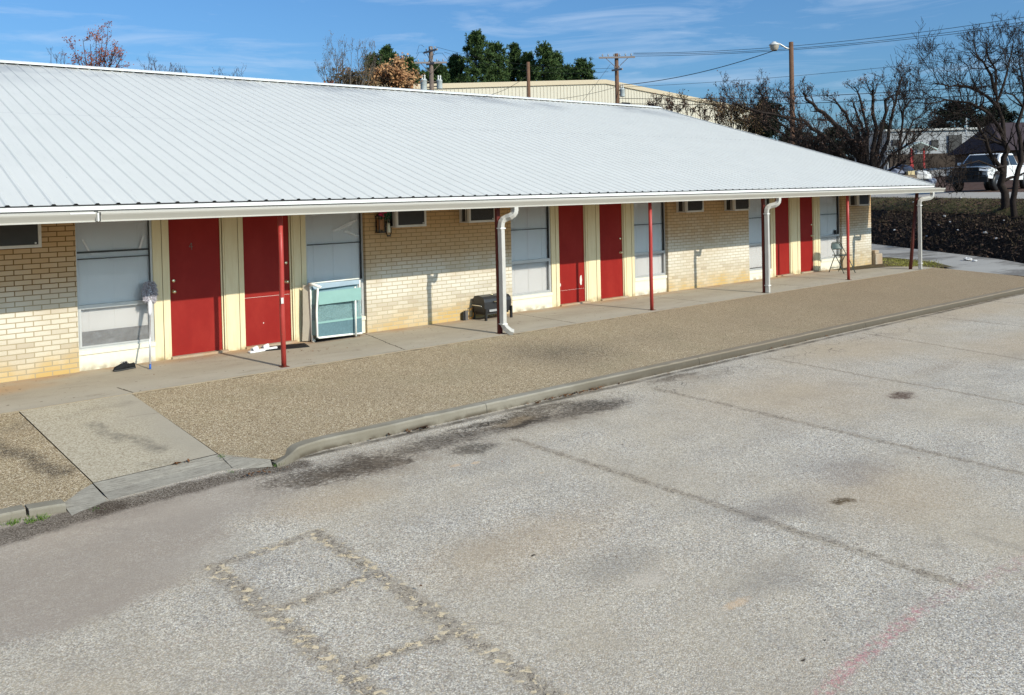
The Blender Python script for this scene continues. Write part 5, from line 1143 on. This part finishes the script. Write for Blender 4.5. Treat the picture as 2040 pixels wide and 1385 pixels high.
wire(at(1232, 170, 60), at(1548, 99, 50.2), .35, 'dark cable from the crossarm pole up to the street lamp', .022)
wire(at(1236, 174, 60), at(2450, 45, 45), .5, 'thin faint wire running right from the crossarm pole transformer', .011)
wire(at(1232, 196, 60), at(2450, 128, 36), .5, 'upper one of the two dark wires passing over the bare trees', .018)
wire(at(1232, 206, 60), at(2450, 150, 36), .5, 'lower one of the two dark wires passing over the bare trees', .018)
wire(at(866, 93, 60), at(1222, 136, 60), .5, 'wire from the transformer pole top to the crossarm pole', .010)
wire(at(885, 104, 60), at(1212, 143, 60), .6, 'lower thin wire from the transformer pole to the crossarm pole', .010)
wire(at(1052, 150, 56), at(940, 196, 50), .3, 'service wire dropping left from the short plain pole behind the ridge', .014)
wire(at(1226, 174, 60), at(1000, 202, 50), .3, 'service wire sagging across the cream warehouse wall', .012)
wire(at(1216, 128, 60), at(1150, 215, 52), .05, 'guy wire slanting down left of the crossarm pole', .012)
# jumper loops on the transformer pole
b = MB()
for x0, y0, x1, y1, yy in ((828, 118, 848, 112, 104), (860, 112, 892, 120, 106), (830, 108, 845, 94, 90)):
    b.tube([at(x0, y0, 59.8), at((x0 * 2 + x1) / 3, yy, 59.8), at((x0 + 2 * x1) / 3, yy, 59.8), at(x1, y1, 59.8)], .012, 4)
o = b.build('jumper_wire', wm, P1); o.matrix_parent_inverse = Matrix.Translation(-P1.location)

# ---------------------------------------------------------------- white pickup truck with black guard
hv = (at(1925, 382, 1) - CAM); hv.z = 0; hv.normalize(); rr = Vector((hv.y, -hv.x, 0))
fwd = (-hv * math.cos(R(24)) - rr * math.sin(R(24))); ang = math.atan2(fwd.y, fwd.x)
fp = at(1927, 382, 42); tk = empty('pickup_truck', 'white pickup truck with black front guard parked behind the bare tree', 'truck', None, (fp.x, fp.y, fp.z), ang)
tw_ = simple('white_truck_paint', (.75, .77, .78), .25, .5); blk = M['black']; gls = simple('dark_auto_glass', (.015, .018, .022), .08, .6)
def side(b, prof_, y0, y1): 
    n = len(prof_); b.v_off = len(b.v); o = len(b.v); b.v += [(x, y0, z) for x, z in prof_] + [(x, y1, z) for x, z in prof_]
    b.face(*range(o, o + n)); b.face(*[o + n + k for k in range(n)][::-1])
    for k in range(n): k2 = (k + 1) % n; b.face(o + k, o + n + k, o + n + k2, o + k2)
b = MB(); side(b, [(0, .62), (.02, .98), (-.10, 1.10), (-1.25, 1.20), (-3.55, 1.22), (-3.56, 1.26), (-5.6, 1.26), (-5.62, .60), (-4.95, .55), (-4.85, .80), (-4.60, .97), (-4.30, .97), (-4.05, .80), (-3.95, .52), (-1.45, .52), (-1.35, .80), (-1.10, .97), (-.85, .97), (-.6, .80), (-.5, .6)], -.98, .98); b.build('body', tw_, tk, bevel=.03)
b = MB(); 
def taper(b, x0, x1, x2, x3, z0, z1, y0, y1):
    b.add([(x0, -y0, z0), (x3, -y0, z0), (x3, y0, z0), (x0, y0, z0), (x1, -y1, z1), (x2, -y1, z1), (x2, y1, z1), (x1, y1, z1)], [(0, 1, 2, 3), (4, 7, 6, 5), (0, 4, 5, 1), (1, 5, 6, 2), (2, 6, 7, 3), (3, 7, 4, 0)])
taper(b, -1.2, -1.95, -3.35, -3.6, 1.20, 1.86, .93, .74); b.build('cab', tw_, tk, bevel=.03)
b = MB()
b.add([(-1.22, -.80, 1.26), (-1.22, .80, 1.26), (-1.86, .68, 1.81), (-1.86, -.68, 1.81)], [(0, 1, 2, 3)])
for s_ in (-1, 1):
    b.add([(-1.60, s_ * .93, 1.28), (-2.55, s_ * .93, 1.28), (-2.55, s_ * .79, 1.78), (-2.05, s_ * .79, 1.78)], [(0, 1, 2, 3)]); b.add([(-2.65, s_ * .925, 1.27), (-3.45, s_ * .925, 1.27), (-3.30, s_ * .785, 1.77), (-2.65, s_ * .785, 1.77)], [(0, 1, 2, 3)])
b.build('windows', gls, tk)
for s_ in (-1, 1):
    for x in (-.97, -4.45):
        b = MB(); b.smooth = True; b.lathe((x, s_ * .86, .40), [(.001, -.13), (.30, -.13), (.40, -.10), (.41, 0), (.40, .10), (.30, .13), (.001, .13)], 22, 'y'); wl = b.build('wheel', blk, tk)
        b = MB(); b.smooth = True; b.lathe((x, s_ * .995, .40), [(.001, 0), (.12, 0), (.22, -.02), (.23, -.05)], 16, 'y'); b.build('rim', simple('dull_rim', (.25, .25, .26), .4, .5, .7), wl)
b = MB(); b.box(.02, .14, -.98, .98, .45, .72); b.box(.10, .18, -.62, .62, .72, 1.12)
for y in (-.62, -.3, 0, .3, .58): b.box(.16, .21, y, y + .05, .62, 1.15)
for z in (.80, .98, 1.14): b.tube([(.20, -.95, z - .05), (.24, -.6, z), (.24, .6, z), (.20, .95, z - .05)], .03, 8)
b.build('front_guard', blk, tk)
b = MB(); b.box(.005, .05, -.70, .70, .74, 1.0); b.build('grille', M['dark'], tk)
for s_ in (-1, 1):
    b = MB(); b.box(-.02, .045, s_ * .84 - .12, s_ * .84 + .12, .78, .98); b.build('headlight', simple('headlight_glass', (.6, .6, .58), .15, .6), tk, bevel=.02)
    b = MB(); b.box(-1.75, -1.62, s_ * 1.08 - .12, s_ * 1.08 + .12, 1.22, 1.45); b.build('mirror', blk if s_ > 0 else tw_, tk, bevel=.02)

# ---------------------------------------------------------------- debris pile and litter
def blobmesh(name, c, r, mat, seed, squash=.6, label='', cat='', group=None, amp=.3):
    b = MB(); b.smooth = False; nu, nv = 12, 8; rg = random.Random(seed)
    for i in range(nv + 1):
        for k in range(nu):
            th = math.pi * i / nv; ph = 2 * math.pi * k / nu; d = Vector((math.sin(th) * math.cos(ph), math.sin(th) * math.sin(ph), math.cos(th))); q = 1 + amp * mnoise.noise(d * 2.2 + Vector((seed, 0, 0))) + amp * .5 * mnoise.noise(d * 5 + Vector((seed, 9, 0))); b.v.append((d.x * r * q, d.y * r * q * .9, (d.z * squash * q + squash * .9) * r))
    for i in range(nv):
        for k in range(nu): k2 = (k + 1) % nu; b.face(i * nu + k, (i + 1) * nu + k, (i + 1) * nu + k2, i * nu + k2)
    o = b.build(name, mat); o.location = c; return tag(o, label, cat, group)
def on_ground(px, py):
    lo, hi = 20., 120.
    d0 = None
    for k in range(400):
        D_ = 20 + k * .15; p = at(px, py, D_); s_ = SD.x * p.x + SD.y * p.y
        if p.z <= prof(s_) + .03: return p
    return p
wl_ = simple('white_litter', (.62, .62, .62), .7)
gray = simple('bluegrey_bag', (.16, .18, .24), .4, .4, 0, .4, 6)
for i, (px, py, r_, mt, lab) in enumerate([(1787, 352, .55, gray, 'blue grey rubbish bag at the left of the debris pile'), (1800, 346, .5, simple('navy_bag', (.03, .04, .07), .35), 'dark rubbish bag on top of the debris pile'), (1836, 356, .45, wl_, 'white crumpled rubbish bag right of the cardboard box'), (1850, 364, .35, gray, 'small grey rubbish bag at the right of the debris pile')]):
    p = at(px, py + 6, 38); p.z = max(p.z, prof(SD.x * p.x + SD.y * p.y)); blobmesh('rubbish_bag', p, r_, mt, i + 3, .55, lab, 'rubbish bag', 'rubbish bags in the debris pile')
for (px, py, s_, rz, mt, lab) in ((1812, 368, .32, .5, simple('cardboard', (.42, .33, .25), .9), 'open tan cardboard box at the front of the debris pile'), (1812, 352, .18, .9, simple('pale_cardboard', (.60, .50, .30), .9), 'small pale box on top of the debris pile')):
    p = at(px, py, 37.5); b = MB(); b.box(-s_, s_, -s_ * .8, s_ * .8, 0, s_ * 1.3); b.add([(-s_, -s_ * .8, s_ * 1.3), (s_, -s_ * .8, s_ * 1.3), (s_ * 1.1, -s_ * 1.4, s_ * 1.5), (-s_ * .9, -s_ * 1.4, s_ * 1.5)], [(0, 1, 2, 3)]); o = b.build('cardboard_box', mt); o.location = p; o.rotation_euler = (0, 0, rz); tag(o, lab, 'box', 'boxes in the debris pile')
mound = on_ground(1815, 372)
LIT = [(1882, 435, 'white scrap of litter high on the dark bank near the last downspout'), (1893, 446, 'greyish plastic scrap on the dark bank below a white scrap'), (1782, 462, 'small white scrap on the bank beside the brick wall end'), (1908, 462, 'tiny white scrap in the middle of the dark bank'), (1963, 469, 'round white scrap of litter low on the dark bank'),
       (2000, 443, 'white scrap on the dark bank near the tree foot'), (1819, 406, 'white scrap at the top of the bank under the gutter end'), (1914, 398, 'white cup lying beside the pale path'), (1846, 474, 'small pale scrap right of the last downspout'), (1985, 480, 'pale scrap low on the bank near the right edge'), (1870, 452, 'pale scrap in the dark leaves left of centre of the bank')]
for i, (px, py, lab) in enumerate(LIT):
    p = on_ground(px, py); p.z += .05; blobmesh('litter', p, .03 + .03 * ((i * 7) % 5) / 5 + (.03 if i in (0, 4) else 0), wl_, 20 + i, .6, lab, 'litter', 'litter on the bank', .5)
for i, (px, py, r_, lab) in enumerate([(1928, 503, .14, 'crushed white scrap where the driveway meets the bank'), (1942, 509, .08, 'small white scrap on the driveway by the bank')]):
    p = at(px, py, 26.5 if i == 0 else 26); p.z = dz2(p.x, p.y) + .0; blobmesh('litter', p, r_, wl_, 40 + i, .3, lab, 'litter', 'litter on the driveway', .6)
# dry brush on the bank (uncountable)
b = MB(); rg = random.Random(77)
for k in range(2600):
    s_ = rg.uniform(20.0, 23.6); t_ = rg.uniform(8, 40); x, y, z = st(s_, t_, .03); d = Vector((rg.gauss(0, 1), rg.gauss(0, 1), abs(rg.gauss(0, .5)) + .12)).normalized() * rg.uniform(.1, .38); p = Vector((x, y, z)); b.tube([p, p + d * .6 + Vector((0, 0, .05)), p + d + Vector((rg.gauss(0, .08), rg.gauss(0, .08), -.03))], [.0055, .004, .002], 3, cap=False)
b.build('dry_brush', leafm('dry_brush_stems', (.015, .010, .008), (.12, .085, .06)), kind='stuff')
b = MB()
for k in range(5200):
    s_ = rg.uniform(19.9, 23.8); t_ = rg.uniform(8, 40); x, y, z = st(s_, t_, .05); q = Vector((x, y, z + rg.uniform(0, .03))); a = Vector((rg.gauss(0, 1), rg.gauss(0, 1), rg.gauss(0, .25))).normalized(); c = a.orthogonal().normalized() * rg.uniform(.02, .05); a = a * rg.uniform(.03, .08); b.add([q - a, q + c, q + a, q - c], [(0, 1, 2, 3)])
b.build('leaf_litter', leafm('leaf_litter', (.015, .01, .008), (.10, .06, .04)), kind='stuff')
# grass
def grass(name, pts, n, h, mat, seed, sp=.0):
    b = MB(); rg = random.Random(seed)
    for k in range(n):
        x, y, z = rg.choice(pts); x += rg.gauss(0, sp); y += rg.gauss(0, sp); d = Vector((rg.gauss(0, .35), rg.gauss(0, .35), 1)).normalized(); s_ = Vector((rg.gauss(0, 1), rg.gauss(0, 1), 0)).normalized() * h * .05; hh = h * rg.uniform(.4, 1.1); p = Vector((x, y, z)); e = p + d * hh + Vector((rg.gauss(0, h * .25), rg.gauss(0, h * .25), 0))
        b.add([p - s_, p + s_, p + d * hh * .6 + s_ * .7, e, p + d * hh * .6 - s_ * .7], [(0, 1, 2, 3, 4)])
    return b.build(name, mat, kind='stuff')
gy = leafm('yellow_green_grass', (.16, .17, .03), (.34, .32, .09)); gg = leafm('green_grass', (.05, .10, .02), (.13, .20, .04)); gd = leafm('dry_grass', (.055, .045, .024), (.18, .145, .07))
rg = random.Random(8)
grass('grass_patch', [(20.35 + rg.gauss(0, .45), -1.0 + rg.gauss(0, .30), -.03) for _ in range(60)], 2600, .09, gy, 1, .12)
grass('grass_patch', [(20.9 + rg.uniform(0, 1.0), .2 + rg.gauss(0, .4), -.03) for _ in range(40)], 1200, .08, gy, 2, .12)
grass('grass_tuft', [(-2.78 + rg.gauss(0, .05), -4.68, -.33) for _ in range(10)] + [(-2.60 + rg.gauss(0, .04), -4.72, -.33) for _ in range(8)], 300, .07, gg, 3, .02)
grass('grass_tuft', [(-1.0, -4.64, -.30), (-.55, -4.72, -.31), (-2.2, -4.78, -.31), (-.93, -4.3, -.24)], 110, .03, gg, 4, .03)
b2 = [st(rg.uniform(22.2, 24.05), rg.uniform(9, 38), .05) for _ in range(700)]
grass('dry_bank_grass', [st(22.3 - abs(rg.gauss(0, 1.0)), rg.uniform(14, 27), .04) for _ in range(260)], 1800, .15, leafm('straw_grass', (.03, .022, .014), (.12, .09, .05)), 6, .15)
grass('bank_grass', b2, 7000, .09, gd, 5, .12)
# fallen leaves along the kerb and on the walk
b = MB(); rg = random.Random(9)
def lfs(n, f, s0=.012, s1=.03):
    for k in range(n):
        x, y, z = f(); a = rg.random() * 6.28; s_ = rg.uniform(s0, s1); d = Vector((math.cos(a), math.sin(a), rg.uniform(-.3, .5))) * s_; c = Vector((-math.sin(a), math.cos(a), rg.uniform(-.4, .4))) * s_ * .5; p = Vector((x, y, z + s_ * .35)); b.add([p - d, p + c, p + d, p - c], [(0, 1, 2, 3)])
def kf(x0, x1):
    x = rg.uniform(x0, x1); return (x, -4.51 - abs(rg.gauss(0, .025)), pf(x, -4.52) + rg.uniform(0, .02))
lfs(130, lambda: kf(2.9, 4.1)); lfs(45, lambda: kf(1.05, 1.35)); lfs(50, lambda: kf(0, 10)); lfs(14, lambda: (-1.35 + rg.gauss(0, .07), -4.26, -.225))
lfs(16, lambda: (-.75 + rg.gauss(0, .12), -4.82 + rg.gauss(0, .03), -.30)); lfs(60, lambda: (rg.uniform(-2.5, 17), rg.uniform(-1.7, -.1), .006), .006, .016); lfs(26, lambda: (1.85 + rg.gauss(0, .22), -.75 + rg.gauss(0, .12), .006), .008, .018); lfs(26, lambda: (rg.uniform(-1, 10), rg.uniform(-9, -5), pz(-7) + .03), .006, .014)
lfs(20, lambda: (2.85 + rg.gauss(0, .06), -.22 + rg.gauss(0, .03), .006), .01, .02)
b.build('fallen_leaves', leafm('fallen_leaves', (.05, .025, .012), (.24, .11, .045)), kind='stuff')
